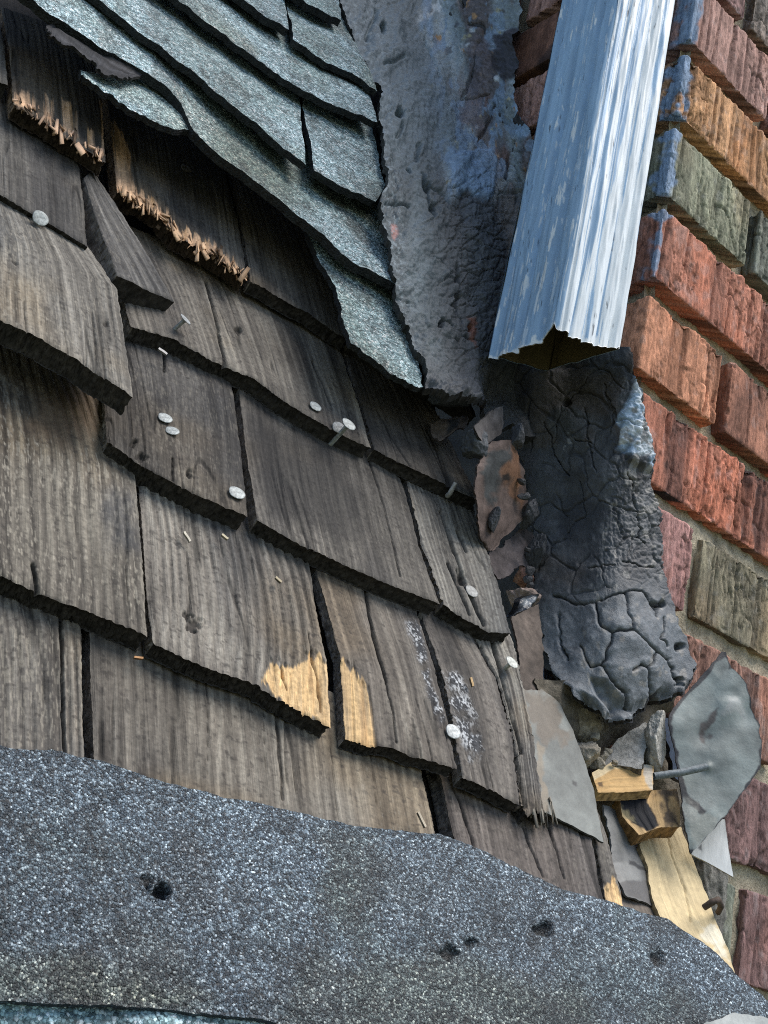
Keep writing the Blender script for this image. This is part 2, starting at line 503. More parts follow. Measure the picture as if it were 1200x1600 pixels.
PINK, ORANGE, GREEN, RED, ORED = (0.44, 0.26, 0.215), (0.50, 0.275, 0.14), (0.27, 0.27, 0.19), (0.46, 0.20, 0.135), (0.56, 0.26, 0.155)
BROWN, PURPLE, TAN, GREY = (0.30, 0.155, 0.115), (0.225, 0.135, 0.125), (0.30, 0.265, 0.18), (0.27, 0.23, 0.2)
P1 = (0.0, 0.004, 1.0)
courses = {  # course: (list of (x0 from the arris, x1, colour, dark, paint)), flank colour
    12: ([(0, .2, GREY, .2, None)], (0.2, 0.12, 0.09)),
    11: ([(0, .2, PINK, .2, None)], (0.2, 0.12, 0.09)),
    10: ([(0, .062, PURPLE, .1, None), (.074, .27, GREY, .3, None)], (0.26, 0.13, 0.09)),
    9: ([(0, .1035, PINK, .1, P1), (.115, .31, PURPLE, .1, None)], (0.26, 0.13, 0.09)),
    8: ([(0, .2, ORANGE, .15, P1)], (0.3, 0.15, 0.09)),
    7: ([(0, .1, GREEN, .15, P1), (.112, .31, (0.19, 0.2, 0.16), .1, None)], (0.2, 0.12, 0.09)),
    6: ([(0, .2, RED, .2, (0.004, 0.007, .9)), (.212, .4, RED, .2, None)], (0.35, 0.16, 0.1)),
    5: ([(0, .088, ORED, .1, None), (.099, .29, (0.38, 0.175, 0.115), .3, None)], (0.3, 0.15, 0.09)),
    4: ([(0, .2, (0.50, 0.205, 0.135), .6, None), (.212, .4, RED, .2, None)], (0.3, 0.15, 0.09)),
    3: ([(0, .0785, (0.34, 0.185, 0.165), .2, None), (.0905, .28, TAN, .25, None)], (0.3, 0.15, 0.09)),
    2: ([(0, .2, (0.30, 0.165, 0.125), .35, None), (.212, .4, BROWN, .2, None)], (0.3, 0.15, 0.09)),
    1: ([(0, .135, BROWN, .2, None), (.147, .35, PURPLE, .15, None)], (0.3, 0.15, 0.09)),
    0: ([(0, .082, BROWN, .2, None), (.092, .1695, (0.2, 0.215, 0.17), .25, None), (.182, .38, (0.24, 0.145, 0.135), .1, None)], (0.3, 0.15, 0.09)),
    -1: ([(0, .2, BROWN, .2, None), (.212, .4, PURPLE, .2, None)], (0.3, 0.15, 0.09)),
    -2: ([(0, .2, BROWN, .2, None), (.212, .4, PURPLE, .2, None)], (0.3, 0.15, 0.09)),
}
for k in range(13, 22):            # the stack goes on above the frame
    courses[k] = ([(0, .1 + .1 * (k % 2), (RED, PINK, ORED)[k % 3], .2, None), (.112 + .1 * (k % 2), .4, (BROWN, RED)[k % 2], .2, None)], (0.25, 0.13, 0.09))
for k, (row, fl) in courses.items():
    z0 = Z0 + PITCH * k
    for i, (a, b_, rgb, dk, pt) in enumerate(row):
        rr = np.random.RandomState(k * 7 + i + 50)
        brick(CX + a, CX + b_ + rr.uniform(-.001, .001), z0 + rr.uniform(-.001, .001), z0 + BH + rr.uniform(-.0012, .0012), CY + (0.2 if (k % 2) else 0.094), rgb, 100 + k * 5 + i, dark=dk, paint=pt,
              st=0.003 if k > 12 else 0.001 if (a < .12) else 0.0014)
    # flank bricks behind the corner one
    y = CY + (0.212 if (k % 2) else 0.106)
    for j in range(2):
        y1 = y + (0.2 if j == 0 else 0.15)
        nb_ = len(BV)
        rgbf = np.array(fl) * (0.9 + 0.2 * ((k * 3 + j) % 3) / 2)
        for P, N in boxgrid(CX, CX + 0.09, y, y1, z0, z0 + BH, 0.002)[1:4:2]:
            A = P[..., 1]; Z = P[..., 2]
            h = 0.0012 * fbm(A * 110, Z * 20, k, 300 + k, 4)
            P = P + N * h[..., None]
            c = rgbf * (1 + 0.4 * fbm(A * 90, Z * 40, k, 301 + k, 3)[..., None])
            c = mixc(c, [0.03, 0.028, 0.03], 0.7 * sst(0.0, 0.5, fbm(A * 30, Z * 25, k, 302, 3)))
            BV.append(P.reshape(-1, 3)); BC.append(c.reshape(-1, 3)); BQ.append(gridq(P.shape[0], P.shape[1], nb)); nb += P.shape[0] * P.shape[1]
        y = y1 + JT
chim = empty('brick_chimney', (CX, CY, 0), 'rough red, orange and green-grey brick chimney corner rising on the right', 'chimney')
adopt(build('brickwork', np.concatenate(BV), np.concatenate(BQ), M_BRICK, None, np.concatenate(BC)), chim)
# mortar bed, recessed
mv, mq, mc = [], [], []
k = 0
za, zb = -0.16, 1.6
for f in range(2):
    a = np.linspace(0.006, 0.42, 200); zz = np.linspace(zb, za, 620)
    A, Z = np.meshgrid(a, zz)
    d = 0.0055 + 0.0060 * sst(0.27, 0.33, Z) + 0.0014 * fbm(A * 120, Z * 120, 0, 77 + f, 4)
    row = np.mod(Z - Z0, PITCH)
    P = np.stack([CX + A, CY + d, Z], -1) if f == 0 else np.stack([CX + d, CY + A[:, ::-1], Z], -1)
    c = np.array([0.46, 0.40, 0.29]) * (1 + 0.2 * fbm(A * 60, Z * 60, 3, 79, 3)[..., None])
    mv.append(P.reshape(-1, 3)); mc.append(c.reshape(-1, 3)); mq.append(gridq(*P.shape[:2], k)); k += P.shape[0] * P.shape[1]
adopt(build('mortar', np.concatenate(mv), np.concatenate(mq), M_MORTAR, None, np.concatenate(mc)), chim)

# ------------------------------------------------------------------ downspout
DX0, DX1, DY0, DY1 = 0.4055, 0.4655, CY, 0.4845


def downspout():
    zt = 1.25
    n1, n2 = 120, 110
    # perimeter: back-left -> front-left corner -> front-right -> back-right
    per = []
    for i in range(n2): per.append((0, i / (n2 - 1)))
    for i in range(1, n1): per.append((1, i / (n1 - 1)))
    for i in range(1, 30): per.append((2, i / 29))
    for i in range(1, 30): per.append((3, i / 29))
    per = np.array(per)
    face, q = per[:, 0], per[:, 1]
    def ridge(q, n, sharp): 
        return np.abs(np.sin(np.pi * q * n)) ** sharp
    win = np.minimum(1, np.minimum(q, 1 - q) / 0.06)
    x = np.select([face == 0, face == 1, face == 2], [np.full_like(q, DX0), DX0 + q * (DX1 - DX0), np.full_like(q, DX1)], DX1 - q * (DX1 - DX0))
    y = np.select([face == 0, face == 1, face == 2], [DY1 - q * (DY1 - DY0), np.full_like(q, DY0), DY0 + q * (DY1 - DY0)], np.full_like(q, DY1))
    nx = np.select([face == 0, face == 2], [-1.0, 1.0], 0.0); ny = np.select([face == 1, face == 3], [-1.0, 1.0], 0.0)
    rf = 0.0029 * win * (ridge(q, 5, 0.8) - 0.5); rl = -0.0034 * win * (np.exp(-((np.mod(q * 3.2 + 0.1, 1) - 0.5) / 0.13) ** 2))
    rd = np.select([face == 1, face == 0], [rf, rl], 0.0)
    # round the arrises
    cr = 0.004
    zs = np.linspace(0, 1, 420) ** 1.25
    zb = np.select([face == 0, face == 1, face == 2], [0.352 + 0.003 * q - 0.003 * np.sin(np.pi * q), 0.355 + 0.019 * q - 0.003 * np.sin(np.pi * q), np.full_like(q, 0.374)], 0.374 - 0.02 * q)
    s_ = np.arange(len(q)) * 0.1
    zb = zb + 0.0008 * fbm(s_ * 1.6, 3.0, 0, 5, 3)
    notch = np.exp(-(((face == 0) * (1 - q) + (face == 1) * q * 1.0 + (face > 1) * 9) / 0.05) ** 2)
    zb = zb + 0.006 * np.exp(-(((face == 0) * (1 - q - 0.06) + (face != 0) * 9) / 0.05) ** 2)
    Z = zb[None, :] + zs[:, None] * (zt - zb[None, :])
    X = np.broadcast_to(x, Z.shape) + nx * rd; Y = np.broadcast_to(y, Z.shape) + ny * rd
    cxm, cym = (DX0 + DX1) / 2, (DY0 + DY1) / 2
    lo = np.array([DX0 + cr, DY0 + cr]); hi = np.array([DX1 - cr, DY1 - cr])
    qx, qy = np.clip(X, *[lo[0], hi[0]]), np.clip(Y, lo[1], hi[1])
    dx, dy = X - qx, Y - qy
    dd = np.hypot(dx, dy) + 1e-9
    corner = (np.abs(dx) > 1e-6) & (np.abs(dy) > 1e-6)
    X = np.where(corner, qx + dx / dd * np.minimum(dd, cr), X); Y = np.where(corner, qy + dy / dd * np.minimum(dd, cr), Y)
    S2 = np.broadcast_to(s_, Z.shape)
    fc = np.broadcast_to(face, Z.shape); qq = np.broadcast_to(q, Z.shape)
    ow = 0.0012 * fbm(S2 * 0.5, Z * 9, 0, 21, 3) + 0.0004 * fbm(S2 * 2.5, Z * 30, 0, 22, 3)
    # paint scale: flaking edges stand a little proud
    fl = fbm(S2 * 2.2, Z * 9, 0, 23, 4)
    X = X + nx * ow; Y = Y + ny * ow
    blue = np.array([0.33, 0.49, 0.67])
    pale = np.array([0.84, 0.88, 0.89])
    c = blue * (1 + 0.10 * fbm(S2 * 0.6, Z * 14, 0, 31, 4)[..., None])
    # ribbed face: old white showing through in vertical scrapes, stronger to the right
    st = fbm(S2 * 3.4, Z * 9, 0, 32, 5) * 0.62 + 0.4 * fbm(S2 * 1.0, Z * 4.0, 0, 33, 3) + 0.42 * (rf[None, :] / 0.0018)
    thr = 0.10 - 0.62 * qq + 0.10 * np.cos(Z * 9)
    wf = sst(-0.02, 0.07, st - thr) * (fc == 1)
    # smooth face: flecks in the grooves, thicker near the cut end
    st2 = fbm(S2 * 3.2, Z * 60, 0, 34, 5)
    low = np.exp(-(Z - 0.355) / 0.05)
    grv = np.broadcast_to(np.select([face == 0], [np.exp(-((np.mod(q * 3.2 + 0.35, 1) - 0.5) / 0.2) ** 2)], 0.0), Z.shape)
    wl = sst(0.0, 0.1, st2 - 0.72 + 0.5 * low + 0.16 * grv) * (fc == 0) * (0.4 + 0.6 * grv)
    wl = np.maximum(wl, (fc <= 1) * sst(0.0, 0.2, np.exp(-(Z - zb[None, :]) / 0.0035) + 0.5 * fbm(S2 * 2, Z * 60, 0, 35, 3) - 0.55))
    c = mixc(c, pale, np.clip(wf * 0.9 + wl, 0, 1))
    gx = fbm(S2 * 1.7, Z * 5, 0, 39, 3)
    c = mixc(c, np.array([0.36, 0.49, 0.64]), 0.6 * sst(0.1, 0.6, gx) * (fc == 1) * (1 - wf))
    c = mixc(c, [0.03, 0.035, 0.045], sst(0.95, 1.1, fbm(S2 * 3.3, Z * 60, 0, 36, 3)) * 0.8)
    # inside
    thk = 0.0009
    Xi = X + (cxm - X) * 0 - nx * thk; Yi = Y - ny * thk
    ci = np.broadcast_to(np.array([0.15, 0.115, 0.055]), Z.shape + (3,)) * (1 + 0.4 * fbm(S2 * 0.8, Z * 8, 0, 37, 3)[..., None])
    P = np.stack([X, Y, Z], -1); Pi = np.stack([Xi, Yi, Z], -1)
    nv, nu = Z.shape
    V = np.concatenate([P.reshape(-1, 3), Pi.reshape(-1, 3)]); 
    a = np.arange(nu - 1)
    rim = np.stack([a, a + 1, a + 1 + nv * nu, a + nv * nu], -1)
    Qd = np.concatenate([gridq(nv, nu, 0, True), gridq(nv, nu, nv * nu), rim])
    o = build('downspout', V, Qd, M_PAINT, None, np.concatenate([c.reshape(-1, 3), ci.reshape(-1, 3)]))
    return tag(o, 'ribbed metal downspout with scraped blue paint and ragged cut end', 'downspout')


downspout()

# ------------------------------------------------------------------ roof deck (behind everything on the slope)
o = sheet('roof_sheathing', M_WOOD, [(-150, -250), (-150, 1750)], [(560, -250), (680, 640), (770, 1000), (810, 1280), (960, 1430), (980, 1750)], z=roofz(-0.014), step=14, thick=0.012,
          col=(0.055, 0.047, 0.04), side=(0.03, 0.027, 0.024))
tag(o, 'dark board sheathing showing in the gaps behind the wood shingles', 'sheathing')

# ------------------------------------------------------------------ wood shingles


def shingle(label, L, R, B=None, off=(0.0, 0.011), thick=0.0095, base=(0.105, 0.095, 0.083), light=(0.21, 0.195, 0.17), per=0.0036, amp=0.0003, lt=0.5,
            cracks=(), fresh=(), tar=(), light_at=(), dark_at=(), rb=1.2, rs=0.8, seed=1, step=1.5, cup=0.0, T=None, jag=0.0016, side=(0.045, 0.041, 0.037), spots=(), sides=None, curve=0.0, pits=(), flecks=0.5, z=None, rl=0.14, freshc=(0.66, 0.45, 0.22)):
    base = np.array(base) * [1.10, 1.09, 1.07]; light = np.array(light) * [1.08, 1.07, 1.04]
    zf = z or roofz(lambda s, t: off[0] + (off[1] - off[0]) * t + cup * (2 * s - 1) ** 2 * t)
    def ring(u, v, s, t):
        wv = 0.006 * fbm(u * 14, v * 7, seed, seed, 3) + curve * (t - 0.5) ** 2
        return 0.5 + 0.5 * np.cos(2 * np.pi * (u + wv) / per + 2.5 * fbm(u * 40, v * 2, seed, seed + 3, 2))
    def hair(u, v):          # drying checks along the grain
        wv = 0.004 * fbm(u * 14, v * 7, seed, seed, 3)
        return sst(0.90, 0.985, 1 - np.abs(fbm((u + wv) * 110, v * 5, 0, seed + 40, 2))) * sst(0.05, 0.35, fbm(u * 30, v * 14, 0, seed + 41, 3))
    def disp(s, t, u, v, px, py, P):
        h = (0.45 + 1.1 * rl) * amp * (ring(u, v, s, t) ** 0.6 * 2 - 1) * (0.6 + 0.6 * fbm(u * 25, v * 12, 0, seed + 4, 2)) + 0.0005 * fbm(u * 22, v * 9, 0, seed + 5, 3) + 0.00014 * fbm(u * 500, v * 30, 0, seed + 6, 3)
        e = np.minimum(np.minimum(s, 1 - s) * 0.08, (1 - t) * 0.1)
        h = h - 0.0010 * np.exp(-e / 0.0012) * (0.6 + 0.6 * fbm(u * 90, v * 40, 0, seed + 7, 2))
        h = h - 0.0007 * hair(u, v)
        for cr in cracks:
            poly, wpx, dep = cr
            d = pdist(px + 1.2 * fbm(px * 0.05, py * 0.05, 0, seed + 8, 3), py, poly)
            h = h - dep * np.exp(-(d / wpx) ** 2)
        for poly in fresh:
            h = h - 0.0009 * blob(px + 5 * fbm(u * 500, v * 12, 0, seed + 20, 3), py + 12 * fbm(u * 300, 1.0, 0, seed + 21, 3), poly, 2)
        for poly, a in tar:
            k = blob(px + 3 * fbm(px * .1, py * .1, 0, seed + 22, 3), py + 4 * fbm(px * .1, py * .1, 9, seed + 23, 3), poly, 5)
            h = h + a * k * (0.0002 + 0.0005 * np.abs(fbm(u * 800, v * 560, 0, seed + 24, 2)))
        for x, y, r, dep in pits:
            h = h - dep * np.exp(-((np.hypot(px - x, (py - y)) + r * 0.5 * fbm(px * .15, py * .15, 0, seed, 2)) / r) ** 4)
        return h
    def col(s, t, u, v, px, py, P):
        b = fbm(u * 16, v * 9, 0, seed + 10, 4)
        g = fbm(u * 260, v * 7, 0, seed + 11, 4)
        r = ring(u, v, s, t)
        c = base * (1 + 0.3 * g[..., None] + 0.16 * fbm(u * 60, v * 60, 0, seed + 12, 4)[..., None])
        c = c * (1 - rl * sst(0.25, 0.0, r)[..., None] * np.clip(0.6 + 0.6 * fbm(u * 30, v * 8, 0, seed + 37, 2), 0, 1)[..., None])
        k = np.clip(lt + 0.45 * b, 0, 1) * (0.15 + 0.85 * r ** 2) * np.clip(0.6 + 0.75 * g, 0, 1.2)
        for poly, a in light_at:
            k = k + a * blob(px + 8 * fbm(u * 300, v * 10, 0, seed + 13, 3), py + 10 * fbm(u * 90, v * 30, 0, seed + 14, 3), poly, 22) * (0.4 + 0.6 * r) * np.clip(0.6 + 0.6 * g, 0, 1.2)
        c = mixc(c, light, np.clip(k, 0, 1))
        wm = sst(0.1, 0.6, fbm(u * 12, v * 12, 0, seed + 15, 3))
        c = c * mixc([1, 1, 1], [1.1, 1.0, 0.86], wm)
        bl = sst(0.1, 0.7, fbm(u * 11, v * 6, 5, seed + 33, 3))
        c = c * mixc([1, 1, 1], [0.62, 0.68, 0.76], bl * 0.7)
        if flecks:
            f = sst(0.5, 0.9, fbm(u * 1500, v * 260, 0, seed + 16, 2) + 0.5 * fbm(u * 34, v * 24, 0, seed + 17, 3)) * min(1, 0.5 * flecks)
            c = mixc(c, [0.30, 0.27, 0.215], f)
            f2 = sst(0.7, 0.9, fbm(u * 420, v * 420, 0, seed + 36, 2)) * 0.5
            c = mixc(c, [0.035, 0.03, 0.027], f2)
        c = mixc(c, c * 0.32, hair(u, v) * 0.85)
        st_ = sst(0.2, 0.75, fbm(u * 26, v * 7, 8, seed + 42, 4))
        c = c * mixc([1, 1, 1], [0.55, 0.56, 0.6], st_ * 0.75)
        pale = sst(0.25, 0.8, fbm(u * 30, v * 16, 3, seed + 43, 4))
        c = mixc(c, light * 1.15, pale * 0.4 * np.clip(0.5 + g, 0, 1))
        for poly, c2, a in spots:
            c = mixc(c, c2, a * blob(px + 10 * fbm(px * .04, py * .03, 0, seed + 38, 3), py + 10 * fbm(u * 200, v * 12, 3, seed + 39, 3), poly, 18))
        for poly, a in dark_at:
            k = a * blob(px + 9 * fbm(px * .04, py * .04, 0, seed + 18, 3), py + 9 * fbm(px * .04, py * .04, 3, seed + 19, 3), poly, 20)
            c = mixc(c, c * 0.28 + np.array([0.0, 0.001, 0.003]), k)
        for poly in fresh:
            k = blob(px + 5 * fbm(u * 500, v * 12, 0, seed + 20, 3), py + 9 * fbm(u * 380, v * 8, 0, seed + 21, 4), poly, 7)
            k = sst(0.3, 0.75, k + 0.28 * fbm(u * 600, v * 14, 0, seed + 29, 3)) * (0.82 + 0.3 * fbm(u * 300, v * 30, 0, seed + 30, 3))
            k = np.clip(k, 0, 1)
            fr = np.array(freshc) * (1 + 0.25 * fbm(u * 420, v * 10, 0, seed + 25, 4)[..., None])
            fr = mixc(fr, [0.42, 0.25, 0.11], sst(0.3, 0.8, fbm(u * 200, v * 9, 4, seed + 26, 3)) * 0.7)
            c = mixc(c, fr, k)
        for poly, a in tar:
            k = blob(px + 3 * fbm(px * .1, py * .1, 0, seed + 22, 3), py + 4 * fbm(px * .1, py * .1, 9, seed + 23, 3), poly, 5)
            sp = sst(0.12, 0.45, fbm(u * 1100, v * 800, 0, seed + 24, 2) + 0.45 * fbm(u * 130, v * 60, 0, seed + 27, 2))
            c = mixc(c, mixc([0.05, 0.052, 0.056], [0.50, 0.51, 0.51], sp), k * a * np.clip(0.75 + 0.9 * fbm(px * .05, py * .05, 2, seed + 28, 2), 0, 1))
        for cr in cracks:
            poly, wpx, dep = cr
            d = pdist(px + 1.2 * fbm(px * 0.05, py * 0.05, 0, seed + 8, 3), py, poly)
            c = mixc(c, c * 0.3, np.exp(-(d / (wpx * 0.9)) ** 2))  # groove shade and crack dirt, both painted into the colour
        for x, y, r_, dep in pits:
            d = np.hypot(px - x, (py - y)) + r_ * 0.5 * fbm(px * .15, py * .15, 0, seed, 2)
            c = mixc(c, [0.03, 0.026, 0.022], sst(1.1, 0.6, d / r_) * 0.85)
        return c
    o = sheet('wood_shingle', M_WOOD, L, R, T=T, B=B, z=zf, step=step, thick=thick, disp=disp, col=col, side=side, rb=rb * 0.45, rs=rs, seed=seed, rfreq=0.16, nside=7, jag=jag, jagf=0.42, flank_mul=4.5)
    return tag(o, label, 'wood shingle', 'weathered wood shingles on the slope')


DK = dict(base=(0.060, 0.056, 0.052), light=(0.135, 0.127, 0.115))
MD = dict(base=(0.095, 0.086, 0.075), light=(0.20, 0.185, 0.16))
LG = dict(base=(0.125, 0.112, 0.096), light=(0.27, 0.25, 0.215))

# lowest course, running under the granule sheet
shingle('grey wood shingle at the left edge just above the granule sheet, split on its right', [(-70, 880), (-70, 1260)], [(112, 900), (128, 985), (133, 1260)], off=(0.0, 0.007), rl=0.42, seed=11, per=0.0033, amp=0.0005, lt=0.55,
        cracks=[([(95, 930), (96, 1000), (103, 1250)], 2.2, 0.004)], flecks=1.0, **MD)
shingle('widest grey-brown wood shingle, bordering the top of the granule sheet', [(133, 930), (141, 985), (150, 1290)], [(640, 1130), (660, 1203), (692, 1350)], off=(-0.001, 0.007), seed=12, per=0.0048, amp=0.00025, lt=0.75, step=2.0,
        cracks=[([(430, 1110), (436, 1180), (441, 1250)], 1.3, 0.002)], flecks=0.6, light_at=[([(150, 1100), (330, 1150), (640, 1260), (500, 1290), (300, 1230), (160, 1190)], 0.25)], base=(0.115, 0.101, 0.083), light=(0.23, 0.208, 0.172))
shingle('brown wood shingle right of the wide dark gap directly above the granule sheet', [(670, 1150), (692, 1213), (728, 1380)], [(890, 1200), (924, 1312), (950, 1430)], off=(-0.003, 0.006), seed=13, per=0.004, lt=0.35,
        cracks=[([(708, 1225), (722, 1262), (742, 1320)], 1.5, 0.0025), ([(815, 1290), (850, 1370)], 1.2, 0.002), ([(853, 1280), (882, 1372)], 1.4, 0.002)], base=(0.10, 0.085, 0.075), light=(0.2, 0.178, 0.155), flecks=0.3)
shingle('narrow brown sliver of wood shingle at the right end of the lowest row', [(905, 1240), (931, 1316), (953, 1425)], [(925, 1240), (947, 1302), (980, 1425)], off=(-0.004, 0.004), seed=14, lt=0.4, fresh=[[(945, 1385), (958, 1375), (985, 1415), (950, 1425)]], **MD)

# second course
shingle('large weathered wood shingle at the left edge under the overhanging thick one', [(-70, 470), (-70, 868)], [(130, 520), (180, 640), (212, 740), (220, 830), (231, 994)], B=[(-70, 868), (0, 897), (90, 936), (160, 962), (231, 994)], off=(0.001, 0.012), thick=0.011, rl=0.42, seed=21, step=1.8,
        per=0.0042, amp=0.0005, lt=0.5, flecks=1.3, rb=3.0, jag=0.0022, light_at=[([(-20, 700), (110, 720), (150, 820), (60, 880), (-20, 860)], 0.35), ([(95, 780), (140, 800), (140, 870), (110, 870)], 0.4)],
        dark_at=[([(-60, 560), (140, 580), (110, 630), (-60, 650)], 0.6)], spots=[([(160, 760), (215, 770), (222, 860), (170, 850)], (0.055, 0.06, 0.068), 0.5), ([(60, 620), (150, 600), (165, 670), (100, 690), (50, 670)], (0.13, 0.085, 0.05), 0.7)], base=(0.095, 0.084, 0.07), light=(0.215, 0.195, 0.16), cracks=[([(52, 880), (60, 925)], 2.5, 0.003)])  # dark_at paints the overhanging shingle's cast shade into the colour
shingle('ridged wood shingle with curving grain and a raw yellow patch at its lower right corner', [(212, 700), (219, 780), (228, 900), (240, 1003)], [(455, 800), (481, 873), (503, 980), (513, 1040), (519, 1135)], B=[(240, 1003), (287, 1027), (333, 1047), (400, 1068), (455, 1103), (500, 1125), (519, 1135)], off=(-0.001, 0.012),
        thick=0.009, rl=0.42, seed=22, per=0.0052, amp=0.0007, curve=0.03, lt=0.6, fresh=[[(414, 1062), (424, 1036), (462, 1040), (488, 1022), (512, 1030), (524, 1140), (480, 1120), (430, 1088)]], rb=2.5, jag=0.002,
        light_at=[([(245, 960), (330, 960), (400, 1030), (420, 1060), (330, 1030), (245, 1000)], 0.9), ([(300, 860), (390, 880), (420, 980), (330, 960)], 0.35)], cracks=[([(482, 990), (497, 1060), (503, 1110)], 1.4, 0.002), ([(440, 1040), (450, 1075)], 1.2, 0.002)],
        pits=[(304, 974, 10, 0.002), (290, 962, 5, 0.001)], flecks=0.5, **LG)
shingle('brown wood shingle with a raw yellow patch at its lower left corner and long splits', [(470, 830), (492, 878), (512, 952), (534, 1027), (543, 1151)], [(630, 900), (651, 953), (680, 1040), (701, 1128), (715, 1200)], B=[(543, 1151), (575, 1161), (613, 1168), (660, 1184), (715, 1200)], off=(-0.001, 0.0115), thick=0.007, step=1.2, seed=23,
        per=0.006, amp=0.0002, lt=0.6, fresh=[[(530, 1024), (548, 1040), (577, 1078), (592, 1166), (538, 1160)]], rb=2.0, cracks=[([(572, 920), (582, 985), (604, 1066)], 1.8, 0.003), ([(604, 1066), (614, 1110), (620, 1160)], 1.3, 0.0015)],
        tar=[([(640, 962), (655, 975), (668, 1030), (676, 1080), (697, 1125), (690, 1130), (670, 1085), (655, 1030), (636, 985)], 1.0)], flecks=0.2, light_at=[([(560, 1090), (640, 1110), (700, 1190), (600, 1160)], 0.4)], dark_at=[([(608, 1130), (622, 1130), (620, 1166), (612, 1166)], 0.7)], base=(0.12, 0.104, 0.087), light=(0.235, 0.212, 0.178))
shingle('grey wood shingle streaked with speckled silver tar beside a black split', [(635, 890), (657, 953), (687, 1040), (708, 1128), (724, 1214)], [(715, 940), (737, 993), (775, 1062), (800, 1150), (813, 1256)], B=[(724, 1214), (765, 1233), (813, 1256)], off=(-0.001, 0.011), thick=0.0075, step=1.1, seed=24, per=0.005, amp=0.0002,
        lt=0.4, tar=[([(690, 1050), (712, 1048), (738, 1090), (756, 1170), (745, 1180), (722, 1160), (705, 1110)], 1.0), ([(735, 1175), (752, 1182), (745, 1196), (735, 1190)], 0.8)], dark_at=[([(660, 960), (700, 960), (735, 1060), (760, 1180), (725, 1180), (690, 1050)], 0.75)], rb=2.0, rs=1.4, flecks=0.25, base=(0.11, 0.098, 0.086), light=(0.215, 0.195, 0.168))
shingle('frayed grey wood shingle strip with splintered lower end beside the metal step flashing', [(718, 930), (739, 990), (778, 1060), (803, 1150), (817, 1258)], [(775, 920), (800, 1000), (822, 1090), (836, 1165), (852, 1275)], B=[(817, 1258), (826, 1275), (838, 1262), (852, 1275)], off=(-0.001, 0.010), thick=0.007, rl=0.25, seed=25, per=0.0028, amp=0.0006,
        lt=0.7, rb=5.0, rs=2.0, cracks=[([(768, 1000), (790, 1080), (815, 1175)], 2.2, 0.004), ([(752, 1010), (775, 1080), (798, 1180)], 1.6, 0.003), ([(795, 1140), (812, 1200), (822, 1260)], 2.5, 0.004)], flecks=0.5, base=(0.12, 0.11, 0.098), light=(0.29, 0.275, 0.24), jag=0.002)

# third course
shingle('dark wood shingle with a thick exposed left side and two round nails near its middle', [(150, 520), (160, 600), (165, 640), (169, 689)], [(340, 540), (363, 603), (376, 690), (388, 806)], B=[(169, 689), (217, 722), (260, 745), (300, 766), (345, 788), (388, 806)], off=(0.001, 0.014), thick=0.012, seed=31, per=0.004, amp=0.00035, lt=0.3,
        cracks=[([(255, 540), (257, 580)], 1.5, 0.003), ([(270, 715), (271, 748)], 1.2, 0.002)], pits=[(210, 692, 5, 0.003), (222, 712, 7, 0.003), (297, 738, 6, 0.003)], light_at=[([(215, 695), (245, 705), (240, 735), (215, 725)], 0.8), ([(285, 740), (310, 745), (315, 770), (290, 765)], 1.6), ([(290, 590), (318, 600), (315, 625), (292, 610)], 0.6)], dark_at=[([(180, 600), (260, 620), (250, 680), (180, 690)], 0.45), ([(320, 620), (380, 640), (385, 780), (330, 740)], 0.4)], rb=1.6, **DK)
shingle('dark broad wood shingle left of the long seam in the middle row', [(350, 540), (374, 610), (385, 700), (403, 811)], [(600, 690), (627, 748), (655, 850), (688, 943)], B=[(403, 811), (450, 838), (500, 863), (550, 886), (600, 908), (650, 928), (688, 943)], off=(-0.001, 0.012), thick=0.010, seed=32, per=0.0045, amp=0.0003, lt=0.35,
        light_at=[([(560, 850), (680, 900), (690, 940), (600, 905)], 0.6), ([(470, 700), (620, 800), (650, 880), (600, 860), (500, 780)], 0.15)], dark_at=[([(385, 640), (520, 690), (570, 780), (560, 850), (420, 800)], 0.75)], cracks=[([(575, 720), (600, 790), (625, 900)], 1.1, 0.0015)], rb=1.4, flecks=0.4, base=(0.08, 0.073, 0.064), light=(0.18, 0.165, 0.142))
shingle('grey fissured wood shingle at the right end of the middle row by rusty flashing', [(608, 690), (633, 748), (660, 850), (693, 945)], [(715, 720), (740, 792), (768, 880), (800, 990)], B=[(693, 945), (730, 968), (765, 985), (800, 990)], off=(-0.001, 0.011), thick=0.009, rl=0.25, seed=33, per=0.0032, amp=0.0006, lt=0.6, rb=2.4, rs=1.4,
        cracks=[([(688, 800), (705, 850), (728, 910)], 1.8, 0.003), ([(700, 880), (735, 960)], 1.8, 0.003), ([(715, 890), (740, 940), (757, 975)], 2.2, 0.004), ([(715, 832), (728, 862)], 1.6, 0.003)], light_at=[([(680, 895), (705, 890), (725, 950), (700, 945)], 0.8)], pits=[(722, 905, 8, 0.002)], flecks=0.5, jag=0.002, base=(0.105, 0.098, 0.088), light=(0.24, 0.228, 0.2))

